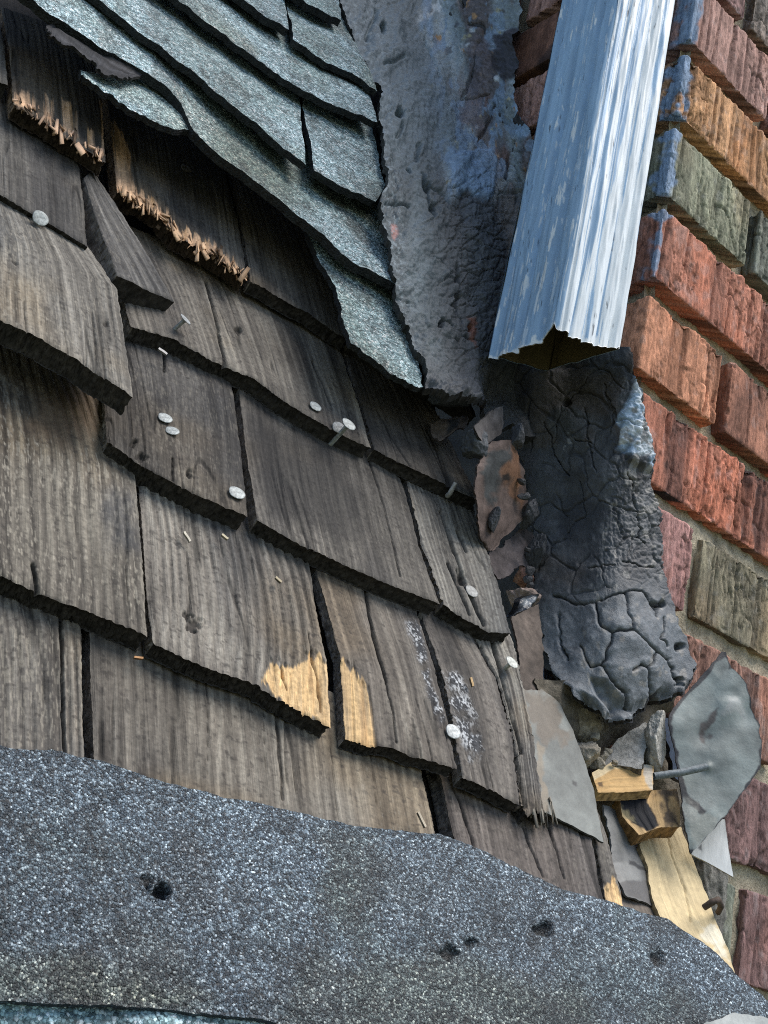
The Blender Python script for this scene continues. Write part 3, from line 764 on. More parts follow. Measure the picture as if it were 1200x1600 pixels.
# fourth course
shingle('long grey-brown wood shingle carrying three silver nails on its lower edge', [(150, 330), (180, 420), (206, 508)], [(500, 480), (531, 545), (560, 630), (581, 698)], B=[(206, 508), (240, 518), (277, 530), (333, 561), (400, 592), (440, 622), (483, 650), (530, 676), (581, 698)], off=(0.0, 0.013), thick=0.010, seed=41, per=0.0044, amp=0.0004, lt=0.5,
        cracks=[([(322, 440), (335, 490), (347, 545), (352, 572)], 1.8, 0.003), ([(490, 565), (518, 630)], 1.6, 0.002)], pits=[(372, 517, 6, 0.003)], light_at=[([(300, 480), (420, 560), (440, 600), (330, 545)], 0.55), ([(345, 545), (362, 550), (368, 575), (350, 570)], 1.5)], rb=2.4, jag=0.0018, flecks=0.4, dark_at=[([(410, 600), (500, 640), (580, 690), (500, 690), (420, 625)], 0.5), ([(400, 520), (470, 540), (470, 570), (400, 550)], 0.4)], base=(0.112, 0.10, 0.085), light=(0.22, 0.2, 0.168))
shingle('brown wood shingle beneath the lowest asphalt flap with a bent nail on its edge', [(505, 480), (537, 547), (566, 630), (586, 700)], [(640, 580), (692, 658), (725, 730), (750, 783)], B=[(586, 700), (640, 730), (710, 763), (750, 783)], off=(-0.001, 0.012), thick=0.009, seed=42, per=0.006, amp=0.0002, lt=0.4,
        cracks=[([(590, 640), (615, 690), (640, 728)], 1.0, 0.001), ([(668, 672), (685, 710), (700, 760)], 1.4, 0.001)], rb=2.2, rs=1.5, jag=0.0018, flecks=0.2, base=(0.105, 0.092, 0.076), light=(0.19, 0.17, 0.14))
shingle('thick pale grey wood shingle overhanging at the left edge with dark end grain', [(-70, 250), (-70, 462)], [(115, 350), (150, 400), (184, 452), (208, 620)], B=[(-70, 462), (0, 497), (65, 529), (125, 563), (170, 594), (208, 620)], off=(0.016, 0.036), thick=0.012, rl=0.25, seed=43, per=0.0046, amp=0.00035, lt=0.75,
        light_at=[([(90, 560), (150, 540), (195, 590), (200, 615), (120, 570)], 0.6)], rb=1.6, jag=0.0016, flecks=0.9, pits=[(22, 410, 5, 0.001), (165, 505, 4, 0.001)], base=(0.13, 0.12, 0.104), light=(0.27, 0.252, 0.22), cracks=[([(38, 470), (44, 540)], 1.0, 0.001)])
wedge_z = planez((130, 275, 0.648), (180, 440, 0.580), (273, 470, 0.615))
shingle('loose wedge of wood shingle tilted out beside the pale overhanging one', [(131, 278), (150, 338), (184, 429)], [(146, 266), (175, 310), (215, 372), (274, 470)], B=[(184, 429), (230, 452), (274, 470)], thick=0.013, seed=44, per=0.0036, amp=0.0003, lt=0.5, rb=0.8, jag=0.001, z=wedge_z, base=(0.085, 0.082, 0.078), light=(0.21, 0.2, 0.185), step=1.4)

# fifth course
shingle('dark grey wood shingle at the left edge with a nail head on its end grain', [(-70, 110), (-70, 262)], [(95, 190), (124, 247), (138, 384)], B=[(-70, 262), (0, 300), (50, 330), (95, 357), (138, 384)], off=(0.012, 0.024), thick=0.012, seed=51, per=0.004, amp=0.0003, lt=0.3, rb=1.4, jag=0.0016, flecks=0.3, base=(0.08, 0.075, 0.068), light=(0.155, 0.147, 0.133),
        light_at=[([(75, 235), (95, 240), (92, 255), (78, 252)], 1.2)])
shingle('frayed dark wood shingle with a row of raw splinters along its torn edge', [(150, 60), (170, 165), (178, 235), (183, 296)], [(345, 240), (372, 342), (387, 437)], B=[(183, 296), (233, 322), (277, 367), (337, 398), (387, 437)], off=(0.006, 0.017), thick=0.010, freshc=(0.78, 0.50, 0.30), seed=52, per=0.0045, amp=0.0003, lt=0.35, rb=4.0, jag=0.0025, flecks=0.15, dark_at=[([(180, 100), (420, 250), (420, 340), (300, 270), (190, 200)], 0.3)],  # dark_at band is shade under the asphalt overhang, put into the colour
        fresh=[[(172, 190), (186, 205), (205, 240), (208, 285), (222, 310), (186, 298), (180, 250)], [(186, 286), (205, 292), (235, 306), (262, 330), (280, 352), (310, 368), (340, 384), (372, 420), (388, 428), (387, 440), (337, 400), (277, 369), (233, 324), (186, 300)]], base=(0.098, 0.087, 0.074), light=(0.165, 0.15, 0.128), side=(0.05, 0.035, 0.024))
shingle('dark wood shingle in the shade of the asphalt overhang with a plain black edge', [(348, 245), (376, 345), (392, 439)], [(470, 330), (520, 450), (545, 530)], B=[(392, 439), (440, 465), (483, 489), (515, 510), (545, 530)], off=(0.004, 0.016), thick=0.009, seed=53, per=0.006, amp=0.0002, lt=0.35, rb=1.8, jag=0.0018, flecks=0.1, base=(0.098, 0.087, 0.073), light=(0.16, 0.145, 0.123))
shingle('dark wood shingle half hidden under the drooping granule flap', [(475, 330), (524, 452), (550, 532)], [(680, 470), (720, 570), (745, 650)], B=[(550, 532), (640, 588), (745, 650)], off=(0.002, 0.013), thick=0.009, seed=54, rb=2.0, flecks=0.1, lt=0.3, **DK)
# sixth course
shingle('short wood shingle at top left with bright gouges above its torn edge', [(2, 10), (15, 75), (21, 163)], [(140, 60), (160, 160), (166, 252)], B=[(21, 163), (67, 190), (117, 222), (166, 252)], off=(0.016, 0.028), thick=0.010, freshc=(0.78, 0.50, 0.30), seed=61, per=0.0042, amp=0.0003, lt=0.3, rb=3.5, jag=0.0025, flecks=0.1, base=(0.098, 0.086, 0.072), light=(0.155, 0.14, 0.12), side=(0.05, 0.036, 0.025),
        fresh=[[(22, 148), (34, 140), (48, 150), (55, 175), (22, 166)], [(66, 151), (79, 156), (80, 188), (70, 192)], [(94, 155), (118, 170), (120, 208), (98, 210)], [(133, 204), (145, 206), (146, 226), (136, 228)], [(157, 158), (168, 162), (168, 250), (160, 245)]])
shingle('sliver of wood shingle in the upper left corner under the asphalt overhang', [(-70, -20), (-70, 85)], [(-6, 20), (8, 70), (13, 131)], B=[(-70, 85), (-30, 108), (13, 131)], off=(0.016, 0.027), thick=0.010, seed=62, flecks=0.1, lt=0.3, **MD)

# ------------------------------------------------------------------ asphalt shingles above


def asphalt(label, L, R, T=None, B=None, off=(0.03, 0.036), thick=0.004, tint=(1, 1, 1), seed=1, step=2.2, wav=0.0012, rb=1.2, rs=1.2, moss=(), bare=(), mat=None, curl=0.0, name='asphalt_shingle', rt=0.0, bumps=(), z=None, rfreq=0.08):
    def disp(s, t, u, v, px, py, P):
        h = wav * fbm(u * 14, v * 14, 0, seed, 3) + 0.0006 * fbm(u * 70, v * 70, 0, seed + 1, 2) - 0.0008 * sst(0.9, 1, t)
        for x, y, r, dep in bumps:
            d = np.hypot(px - x, (py - y) * 1.15) / r + 0.35 * fbm(px * .1, py * .1, 0, seed + 4, 2)
            h = h - dep * np.exp(-d ** 4)
        return h + curl * t ** 4 * (0.5 + fbm(u * 9, 0.5, 0, seed + 2, 2))
    def col(s, t, u, v, px, py, P):
        c = np.asarray(tint, float) * 0.9 * (1 + 0.3 * fbm(u * 12, v * 30, 0, seed + 5, 4)[..., None])
        dirt = sst(0.15, 0.7, fbm(u * 9, v * 9, 2, seed + 15, 4))
        c = c * mixc([1, 1, 1], [0.78, 0.70, 0.58], dirt * 0.7)
        scuff = sst(0.45, 0.7, fbm(u * 45, v * 25, 5, seed + 16, 4))
        c = c * mixc([1, 1, 1], [0.55, 0.52, 0.5], scuff * 0.8)
        ms = sst(0.0, 0.6, fbm(u * 22, v * 16, 0, seed + 6, 3))
        c = c * mixc([1, 1, 1], [0.72, 0.74, 0.66], ms * 0.6)
        for poly, a, rgb in moss:
            k = a * blob(px + 16 * fbm(px * .02, py * .02, 0, seed + 7, 3), py + 16 * fbm(px * .02, py * .02, 4, seed + 8, 3), poly, 26)
            c = mixc(c, c * np.asarray(rgb), k)
        e = np.minimum(1 - t, 1)
        wear = sst(0.35, 0.75, fbm(u * 60, v * 60, 0, seed + 9, 3) + 0.5 * np.exp(-e / 0.02))
        c = mixc(c, np.array([0.25, 0.24, 0.23]), wear * 0.45)
        for x, y, r, dep in bumps:
            d = np.hypot(px - x, (py - y) * 1.15) / r + 0.35 * fbm(px * .1, py * .1, 0, seed + 4, 2)
            c = mixc(c, [0.05, 0.045, 0.04], np.exp(-d ** 4) * 0.9)
        return c
    if mat is None and z is None:
        off = (off[0] - 0.002, off[1] - 0.002)      # the upper roof stands well proud of the bare wood
    o = sheet(name, mat or M_GRAN_UP, L, R, T=T, B=B, rt=rt, z=z or roofz(lambda s, t: off[0] + (off[1] - off[0]) * t), step=step, thick=thick, disp=disp, col=col, side=(0.16, 0.19, 0.22) if mat is M_GRAN else (0.03, 0.03, 0.03), backcol=(0.03, 0.03, 0.03), rb=rb, rs=rs, seed=seed, nside=2, rfreq=rfreq)
    return tag(o, label, 'asphalt shingle', 'granule covered asphalt shingles')


S1B = [(-30, -55), (50, 0), (97, 33), (160, 75), (200, 97), (233, 118), (262, 138), (280, 160), (291, 182), (303, 204), (333, 236), (370, 262), (400, 286), (460, 332), (510, 375), (533, 398), (560, 418), (592, 434), (622, 449)]
asphalt('lowest full strip of pale asphalt shingles, its wavy edge overhanging the bare wood', [(40, -140), (-30, -55)], [(560, 235), (590, 318), (606, 382), (622, 449)], T=[(40, -140), (400, 120), (560, 235)], B=S1B, z=roofz(lambda s, t: 0.042 + 0.010 * t + 0.014 * (1 - s) ** 2), thick=0.006, seed=71, curl=0.002,
        moss=[([(360, 190), (470, 260), (520, 330), (440, 330), (330, 240)], 0.8, (0.5, 0.52, 0.45))])
asphalt('second asphalt strip, ending at the long cutout left of the square tab', [(60, -170), (110, -35)], [(440, 60), (467, 150), (479, 256)], B=[(110, -35), (160, 0), (217, 48), (300, 108), (350, 150), (400, 190), (440, 225), (479, 256)], off=(0.049, 0.067), thick=0.005, seed=72, moss=[([(280, 30), (400, 120), (470, 200), (400, 180), (260, 70)], 0.5, (0.6, 0.62, 0.55))])
asphalt('square pale asphalt tab between the cutout and the valley cement', [(445, 60), (470, 155), (483, 213), (493, 264)], [(560, 130), (580, 195), (592, 250), (602, 290), (588, 313)], B=[(493, 264), (540, 292), (588, 313)], off=(0.049, 0.0655), thick=0.005, seed=73)
asphalt('third asphalt strip from the overhang, tapering out at the valley cement', [(150, -190), (215, -50)], [(540, 40), (565, 120), (590, 190)], B=[(215, -50), (283, 0), (340, 42), (400, 87), (467, 134), (533, 168), (590, 190)], off=(0.052, 0.072), thick=0.005, seed=74)
asphalt('fourth asphalt strip, its end short and dark beside a cutout near the top', [(250, -190), (320, -45)], [(425, -90), (443, 0), (452, 45)], B=[(320, -45), (387, 0), (415, 22), (452, 45)], off=(0.056, 0.076), thick=0.006, seed=75)
asphalt('pale asphalt tab with a curled lower edge between cutout and valley near the top', [(425, -80), (446, 0), (459, 60)], [(520, -40), (545, 50), (575, 105), (590, 142)], B=[(459, 60), (480, 78), (510, 97), (560, 117), (590, 142)], off=(0.055, 0.075), thick=0.005, seed=76)
asphalt('topmost asphalt strip, only its lower edge in view above the curled tab', [(380, -190), (440, -25)], [(515, -90), (535, 28)], B=[(440, -25), (478, 0), (505, 15), (535, 28)], off=(0.059, 0.080), thick=0.006, seed=77)
asphalt('narrow drooping granule flap at the bottom of the upper asphalt, by the valley', [(470, 330), (498, 402), (527, 450), (538, 508), (549, 536)], [(590, 395), (616, 470), (635, 528), (652, 560), (662, 604)], B=[(549, 536), (575, 556), (602, 575), (640, 600), (662, 604)], off=(0.042, 0.047), thick=0.004, seed=78, rb=3, rs=2.5, tint=(0.95, 0.95, 0.92))
asphalt('torn curling scrap of granule covered asphalt poking out over the bare wood', [(125, 110), (128, 117), (131, 120)], [(262, 133), (285, 160), (298, 200)], T=[(125, 110), (173, 119), (203, 112), (233, 114), (262, 133)], B=[(131, 120), (180, 151), (233, 183), (265, 198), (298, 200)], off=(0.050, 0.056), thick=0.004, seed=79, rb=3, rs=2, tint=(1, 0.98, 0.92))
o = sheet('torn_underlay', M_WOOD, [(72, 42), (77, 49)], [(228, 112), (205, 124)], T=[(72, 42), (92, 34), (160, 74), (228, 112)], B=[(77, 49), (120, 82), (165, 117), (205, 124)], z=roofz(lambda s, t: 0.056 + 0.002 * t), thick=0.002, step=1.8, rb=4, rs=2, seed=81,
          disp=lambda s, t, u, v, px, py, P: 0.0014 * fbm(u * 30, v * 160, 0, 81, 4), col=lambda s, t, u, v, px, py, P: np.array([0.042, 0.042, 0.045]) * (1 + 0.9 * fbm(u * 40, v * 300, 0, 82, 4)[..., None]))
tag(o, 'shredded black felt underlay showing where the lowest asphalt strip is torn', 'underlay')

# ------------------------------------------------------------------ granule sheet in the foreground
TOPE = [(-80, 1158), (0, 1166), (40, 1172), (80, 1173), (160, 1192), (230, 1216), (350, 1246), (400, 1254), (450, 1266), (560, 1288), (690, 1303), (720, 1316), (760, 1332), (830, 1366), (880, 1392), (950, 1408), (1040, 1436), (1090, 1468), (1120, 1490), (1150, 1520), (1200, 1562), (1260, 1612)]
asphalt('broad dark blue-grey granule sheet with punctured holes across the foreground', [(-80, 1158), (-80, 1566)], [(1260, 1612), (1300, 1760)], T=TOPE, B=[(-80, 1562), (60, 1566), (250, 1574), (420, 1594), (700, 1680), (1300, 1760)], off=(0.0165, 0.019), thick=0.0025, seed=91, step=2.2, wav=0.0012, mat=M_GRAN,
        rb=1.5, rt=1.3,  moss=[([(-60, 1500), (110, 1490), (230, 1530), (330, 1570), (200, 1575), (-60, 1570)], 0.9, (1.05, 0.95, 0.74)), ([(480, 1500), (700, 1490), (900, 1550), (1000, 1640), (600, 1660), (420, 1600)], 1.0, (0.78, 0.72, 0.62)), ([(500, 1290), (580, 1300), (590, 1400), (560, 1480), (510, 1440)], 0.8, (0.62, 0.6, 0.5)), ([(20, 1300), (200, 1300), (240, 1350), (100, 1360)], 0.5, (0.7, 0.72, 0.66)), ([(1000, 1560), (1160, 1570), (1200, 1640), (980, 1640)], 0.7, (0.85, 0.83, 0.7))],
        bumps=[(250, 1393, 15, 0.0055), (232, 1376, 10, 0.002), (850, 1451, 12, 0.004), (700, 1489, 12, 0.003), (736, 1473, 9, 0.003), (1030, 1497, 13, 0.003)])
o = asphalt('strip of blue-grey granule shingle peeping out along the bottom left edge', [(-80, 1540), (-80, 1760)], [(900, 1640), (900, 1900)], T=[(-80, 1540), (900, 1640)], B=[(-80, 1760), (900, 1900)], off=(0.0135, 0.0150), thick=0.003, seed=92, step=3, z=roofz(0.0148), mat=M_GRAN_UP, tint=(1.0, 1.1, 1.2))

# ------------------------------------------------------------------ valley cement


def smin(a, b, k):
    h = np.clip(0.5 + 0.5 * (b - a) / k, 0, 1)
    return b * (1 - h) + a * h - k * h * (1 - h)


def crackfield(px, py, sx, sy, seed, wide, warp=10):
    x = px + warp * fbm(px * 0.02, py * 0.02, 0, seed, 3); y = py + warp * fbm(px * 0.02, py * 0.02, 7, seed + 1, 3)
    e_, r = voro(x / sx, y / sy, seed + 2)
    return sst(0.0, wide, e_), r


def valley():
    Lp = [(515, -60), (531, 0), (545, 45), (577, 105), (594, 140), (592, 190), (600, 250), (604, 290), (592, 315), (607, 380), (624, 448), (622, 470), (638, 526), (655, 560), (668, 606)]
    Rp = [(822, -60), (812, 0), (806, 60), (808, 120), (814, 185), (832, 215), (848, 260), (838, 340), (842, 430), (858, 540), (862, 640)]
    Tp = [(515, -60), (822, -60)]
    Bp = [(668, 606), (700, 622), (735, 628), (765, 622), (786, 606), (806, 622), (862, 640)]
    lines = [[(660, 270), (668, 285), (672, 330), (676, 340)], [(665, 285), (690, 300), (700, 320)], [(735, 40), (757, 42), (744, 100), (722, 155)], [(722, 155), (745, 152), (766, 150)], [(772, 165), (760, 200), (745, 225)],
             [(805, 222), (795, 250), (788, 280)], [(783, 300), (815, 297)], [(535, 92), (560, 118)], [(600, 100), (618, 98), (628, 90)], [(665, 60), (680, 95), (683, 125)], [(712, 415), (718, 450), (712, 490)], [(690, 500), (705, 510)],
             [(620, 215), (628, 195)], [(575, 60), (580, 40), (590, 15)], [(640, 320), (600, 318)], [(655, 225), (650, 250)]]
    holes = [(666, 292, 7), (662, 284, 5), (676, 325, 5), (712, 435, 5), (716, 462, 5), (708, 482, 4), (687, 508, 5), (622, 178, 6), (725, 8, 6), (640, 265, 3), (735, 512, 3), (597, 45, 5)]
    def z(px, py, s, t):
        a = roofz(0.066 - 0.020 * sst(300, 590, py))(px, py, s, t); b = flankz(0.006)(px, py, s, t)
        return smin(a, b, 0.05)
    def right(px, py):       # how far into the painted flashing area
        return sst(-18, 18, px - (655 + 0.16 * py) + 22 * fbm(px * 0.02, py * 0.012, 0, 400, 3)) * sst(330, 270, py + 25 * fbm(px * 0.03, 1, 0, 401, 3))
    def crk(px, py):
        m1 = sst(0, 60, px - (640 + 0.05 * py)) * sst(150, 300, py)
        c1, r1 = crackfield(px, py, 30, 17, 402, 0.11, 4)
        c2, r2 = crackfield(px, py, 75, 60, 405, 0.035, 10)
        pat = sst(-0.15, 0.3, fbm(px * 0.012, py * 0.012, 0, 407, 3) + 0.25 * m1)
        return 1 - (1 - c1) * m1 * pat * 0.9, 1 - (1 - c2) * sst(0.0, 0.4, fbm(px * 0.01, py * 0.01, 5, 408, 2) + 0.1), m1
    def disp(s, t, u, v, px, py, P):
        c1, c2, m1 = crk(px, py)
        h = 0.004 * fbm(px * 0.012, py * 0.012, 0, 410, 4) + 0.0021 * fbm(px * 0.05, py * 0.035, 0, 411, 5) + 0.0015 * np.abs(fbm(px * 0.12, py * 0.12, 0, 419, 3))
        h = h - 0.0028 * (1 - c1) - 0.002 * (1 - c2) * (1 - right(px, py))
        for l in lines:
            h = h - 0.006 * np.exp(-(pdist(px + 2 * fbm(px * .08, py * .08, 0, 412, 2), py, l) / 1.8) ** 2)
        for x, y, r in holes:
            h = h - 0.014 * np.exp(-((np.hypot((px - x) * 1.4, (py - y) * 0.8) + 3 * fbm(px * .12, py * .12, 0, 413, 2)) / r) ** 4)
        # lumps: the round dab of cement and the blue blob of paint
        h = h + 0.006 * blob(px, py, [(585, 20), (625, 35), (632, 85), (605, 103), (580, 85)], 12)
        h = h + 0.004 * blob(px + 4 * fbm(px * .07, py * .07, 0, 414, 2), py, [(698, 232), (712, 245), (770, 235), (775, 280), (762, 316), (735, 300), (712, 300), (700, 265)], 5)
        h = h + 0.006 * np.exp(-(pdist(px, py, [(668, 606), (735, 628), (775, 618)]) / 10) ** 2) * (0.5 + fbm(px * .06, py * .06, 0, 415, 3))
        h = h - 0.030 * sst(745, 800, px) * sst(520, 590, py)      # runs in under the lower lump
        return h * 0.9
    def col(s, t, u, v, px, py, P):
        c1, c2, m1 = crk(px, py)
        n1 = fbm(px * 0.02, py * 0.01, 0, 420, 4); n2 = fbm(px * 0.05, py * 0.03, 0, 421, 4); n3 = fbm(px * 0.03, py * 0.009, 3, 422, 3)
        c = mixc([0.102, 0.122, 0.130], [0.165, 0.198, 0.212], sst(-0.2, 0.6, n1))
        c = mixc(c, [0.098, 0.098, 0.10], m1 * 0.75)
        c = mixc(c, [0.062, 0.066, 0.071], sst(470, 600, py + 30 * fbm(px * .02, py * .02, 0, 435, 3)) * 0.9)
        up = sst(330, 60, py)
        c = mixc(c, [0.19, 0.235, 0.26], up * 0.6)
        rt = right(px, py)
        fl = mixc([0.23, 0.275, 0.29], [0.35, 0.41, 0.44], sst(-0.3, 0.5, n3))
        fl = mixc(fl, [0.14, 0.12, 0.115], sst(0.0, 0.5, fbm(px * 0.02, py * 0.006, 8, 424, 3) + 0.5 * sst(690, 740, px) * sst(200, 60, py) * sst(790, 760, px)))
        fl = mixc(fl, [0.30, 0.43, 0.58], sst(-0.1, 0.35, 0.8 * fbm(px * 0.04, py * 0.014, 0, 433, 4) - 0.25 + 0.9 * np.exp(-((px - 668 - 0.05 * py) / 16) ** 2) * sst(190, 120, py) - 0.35 + 0.7 * blob(px, py, [(770, 150), (835, 150), (840, 210), (780, 230), (750, 215)], 12)))
        fl = mixc(fl, [0.56, 0.60, 0.62], sst(0.0, 0.3, fbm(px * 0.05, py * 0.04, 5, 425, 3) - 0.85 + 1.0 * 1.0 * blob(px, py, [(620, -40), (665, -40), (715, -30), (690, 12), (668, 30), (650, 42), (628, 45)], 8)))
        fl = mixc(fl, [0.42, 0.39, 0.24], sst(0.1, 0.4, fbm(px * 0.06, py * 0.05, 9, 426, 3) - 0.75 + 0.6 * blob(px, py, [(622, -20), (640, -20), (640, 50), (626, 45)], 6) + 0.5 * blob(px, py, [(755, 0), (790, 0), (790, 55), (765, 60)], 8)))
        rust = sst(0.1, 0.5, fbm(px * 0.03, py * 0.015, 0, 427, 4) - 0.55 + 0.8 * blob(px, py, [(715, 155), (770, 152), (770, 175), (745, 225), (720, 190)], 8) + 0.7 * blob(px, py, [(760, 225), (803, 220), (795, 260), (780, 300), (772, 250)], 8))
        fl = mixc(fl, [0.17, 0.105, 0.085], rust * 0.85)
        fl = mixc(fl, [0.44, 0.26, 0.12], sst(0.75, 0.95, fbm(px * 0.09, py * 0.035, 0, 428, 3) + 0.55 * rust - 0.15))
        fl = mixc(fl, [0.07, 0.07, 0.075], sst(0.6, 0.85, fbm(px * 0.07, py * 0.05, 0, 429, 4)) * 0.7)
        c = mixc(c, fl, rt)
        bl = blob(px + 5 * fbm(px * .07, py * .07, 0, 414, 3), py + 5 * fbm(px * .07, py * .07, 5, 416, 3), [(696, 230), (712, 245), (770, 235), (775, 280), (762, 318), (735, 302), (712, 302), (700, 265)], 3)
        c = mixc(c, mixc([0.29, 0.40, 0.53], [0.21, 0.30, 0.40], sst(-0.3, 0.4, n2)), bl)
        bl2 = sst(0.25, 0.4, fbm(px * .06, py * .03, 6, 431, 4) - 0.1 + 0.25 * blob(px, py, [(690, 200), (790, 140), (800, 220), (780, 300), (700, 310)], 20))
        c = mixc(c, [0.23, 0.32, 0.43], bl2 * rt * 0.8)
        bt = blob(px + 7 * fbm(px * .07, py * .05, 0, 440, 4), py + 6 * fbm(px * .07, py * .05, 5, 441, 3), [(745, 60), (770, 70), (764, 150), (748, 205), (716, 200), (722, 150)], 5)
        c = mixc(c, mixc([0.135, 0.115, 0.125], [0.19, 0.16, 0.165], sst(-0.3, 0.4, n2)), bt * 0.85)
        dk = blob(px + 6 * fbm(px * .08, py * .05, 0, 417, 3), py + 6 * fbm(px * .08, py * .05, 5, 418, 3), [(778, 55), (815, 40), (820, 120), (790, 130), (772, 100)], 4)
        c = mixc(c, [0.035, 0.03, 0.034], dk * 0.95)
        c = mixc(c, [0.5, 0.27, 0.24], blob(px, py, [(611, 350), (620, 350), (623, 365), (616, 376), (612, 364)], 2))
        c = mixc(c, [0.20, 0.08, 0.05], blob(px + 3 * fbm(px * .2, py * .2, 0, 430, 2), py, [(733, 495), (743, 498), (747, 540), (738, 525)], 3) * 0.9)
        c = mixc(c, c * 0.4, np.clip((1 - c1) * 0.7 + (1 - c2) * 0.3 * (1 - rt), 0, 1))
        gr = sst(0.0, 25, px - (580 + 0.1 * py))  # granules smeared into the near edge
        c = mixc(c, [0.3, 0.35, 0.37], (1 - gr) * sst(0.3, 0.6, fbm(px * .3, py * .3, 0, 432, 2)) * 0.7)
        return c
    o = sheet('valley_flashing', M_TAR, Lp, Rp, T=Tp, B=Bp, z=z, step=1.6, thick=0.006, disp=disp, col=col, side=(0.05, 0.05, 0.052), rb=7, rs=6, rfreq=0.05, seed=95, nside=2)
    return tag(o, 'grey cement smeared valley flashing with cracks, rust and blue paint', 'valley flashing')


valley()


def apron():
    Lp = [(765, 560), (788, 600), (803, 660), (815, 710), (826, 770), (833, 840), (836, 900), (842, 960), (850, 1010), (872, 1056), (905, 1090)]
    Rp = [(986, 545), (992, 590), (1000, 640), (1010, 700), (1018, 760), (1028, 800), (1030, 850), (1036, 890), (1058, 950), (1066, 985), (1078, 1015), (1086, 1042), (1072, 1066), (1050, 1090)]
    Tp = [(765, 560), (880, 540), (986, 545)]
    Bp = [(905, 1090), (935, 1112), (966, 1132), (990, 1118), (1012, 1108), (1020, 1095), (1050, 1090)]
    ax_ = lambda py: 985 - 0.17 * (py - 560)       # where the chimney's arris runs beneath
    def z(px, py, s, t):
        o_ = 0.007 + 0.020 * sst(780, 1080, py) + 0.010 * sst(900, 600, py) * sst(900, 790, px)
        a = flankz(o_ + 0.008 * sst(640, 560, py) * sst(900, 830, px))(px, py, s, t); b = frontz(o_)(px, py, s, t)
        k = 0.03
        h = np.clip(0.5 - 0.5 * (b - a) / k, 0, 1)
        return b * (1 - h) + a * h + k * h * (1 - h)
    lines = [([(905, 600), (880, 640), (860, 700)], 1.8), ([(915, 640), (925, 700), (935, 740)], 2.2), ([(900, 690), (930, 695)], 1.5), ([(850, 660), (870, 720), (890, 745)], 1.8), ([(905, 750), (915, 800), (885, 830)], 1.8), ([(862, 930), (890, 938), (930, 935), (945, 928)], 2.0),
             ([(930, 935), (940, 975), (955, 990), (948, 1030), (940, 1040)], 3.2), ([(955, 990), (985, 985), (1003, 1005), (1020, 1020), (1010, 1045)], 3.0), ([(945, 928), (975, 925), (985, 970), (985, 985)], 2.6), ([(975, 925), (1000, 920), (1015, 935), (1020, 960)], 2.4), ([(940, 1040), (965, 1065), (980, 1090), (985, 1110)], 3.2),
             ([(1010, 1045), (1020, 1085), (1030, 1100)], 3.2), ([(1020, 1020), (1045, 1030), (1055, 1060)], 2.4), ([(985, 1050), (1000, 1040), (1010, 1045)], 2.5), ([(1035, 965), (1030, 1000), (1040, 1010)], 1.8), ([(870, 960), (880, 1010), (890, 1030)], 2), ([(905, 1010), (925, 1040), (940, 1040)], 2), ([(975, 880), (1000, 880), (1020, 885)], 1.8), ([(918, 888), (945, 882), (958, 885)], 2.2), ([(1000, 830), (1010, 850)], 1.5), ([(985, 740), (990, 790), (1000, 830)], 1.8), ([(940, 600), (960, 640), (955, 680)], 1.5)]
    holes = [(1020, 946, 6), (1034, 944, 5), (1060, 958, 4), (1062, 1010, 6), (1060, 1066, 6), (885, 628, 5), (1030, 1098, 8)]
    def mk(px, py):
        c, r = crackfield(px, py, 46, 52, 441, 0.10, 14)
        top = sst(930, 760, py)
        c2, r2 = crackfield(px, py, 30, 30, 446, 0.07, 12)
        c = 1 - (1 - c) * sst(-0.1, 0.3, fbm(px * .012, py * .012, 0, 445, 2) + 0.15 - 0.25 * sst(900, 980, py) * sst(920, 960, px))
        right_ = sst(-10, 20, px - ax_(py)) * sst(1000, 930, py)
        return c, 1 - (1 - c2) * (0.25 * top + 0.45 * right_)
    def disp(s, t, u, v, px, py, P):
        c, c2 = mk(px, py)
        h = 0.003 * fbm(px * 0.012, py * 0.01, 0, 450, 2) + 0.0007 * fbm(px * 0.05, py * 0.04, 0, 451, 3) + 0.0012 * np.abs(fbm(px * 0.13, py * 0.11, 0, 452, 3)) * sst(-20, 20, px - ax_(py)) * sst(930, 860, py)
        h = h - (0.0012 * (1 - c) + 0.0010 * (1 - c2)) * sst(960, 900, py)
        wx = px + 4 * fbm(px * .05, py * .05, 0, 453, 3); wy = py + 4 * fbm(px * .05, py * .05, 6, 454, 3)
        dm = np.full(px.shape, 99.0)
        for l, w_ in lines:
            d = pdist(wx, wy, l) / w_
            dm = np.minimum(dm, d)
            h = h - 0.0026 * np.exp(-(d / 0.45) ** 2)
        h = h + 0.0008 * sst(0.5, 2.5, dm) * sst(900, 940, py)      # plump pads between cracks
        for x, y, r in holes:
            h = h - 0.009 * np.exp(-((np.hypot(px - x, py - y) + 3 * fbm(px * .12, py * .12, 0, 455, 2)) / r) ** 4)
        h = h - 0.006 * blob(px, py, [(925, 1060), (950, 1065), (985, 1110), (965, 1118), (935, 1085)], 7) + 0.005 * np.exp(-(pdist(px, py, [(850, 1030), (890, 1080), (960, 1128)]) / 14) ** 2)
        h = h - 0.012 * sst(0.93, 1.0, t) * (0.5 + 0.6 * fbm(px * .05, 2.0, 0, 457, 3))
        h = h + 0.004 * blob(px + 3 * fbm(px * .08, py * .08, 0, 456, 2), py, [(988, 560), (1000, 620), (1012, 690), (1018, 740), (985, 720), (970, 690), (972, 655), (990, 610)], 6)
        return h
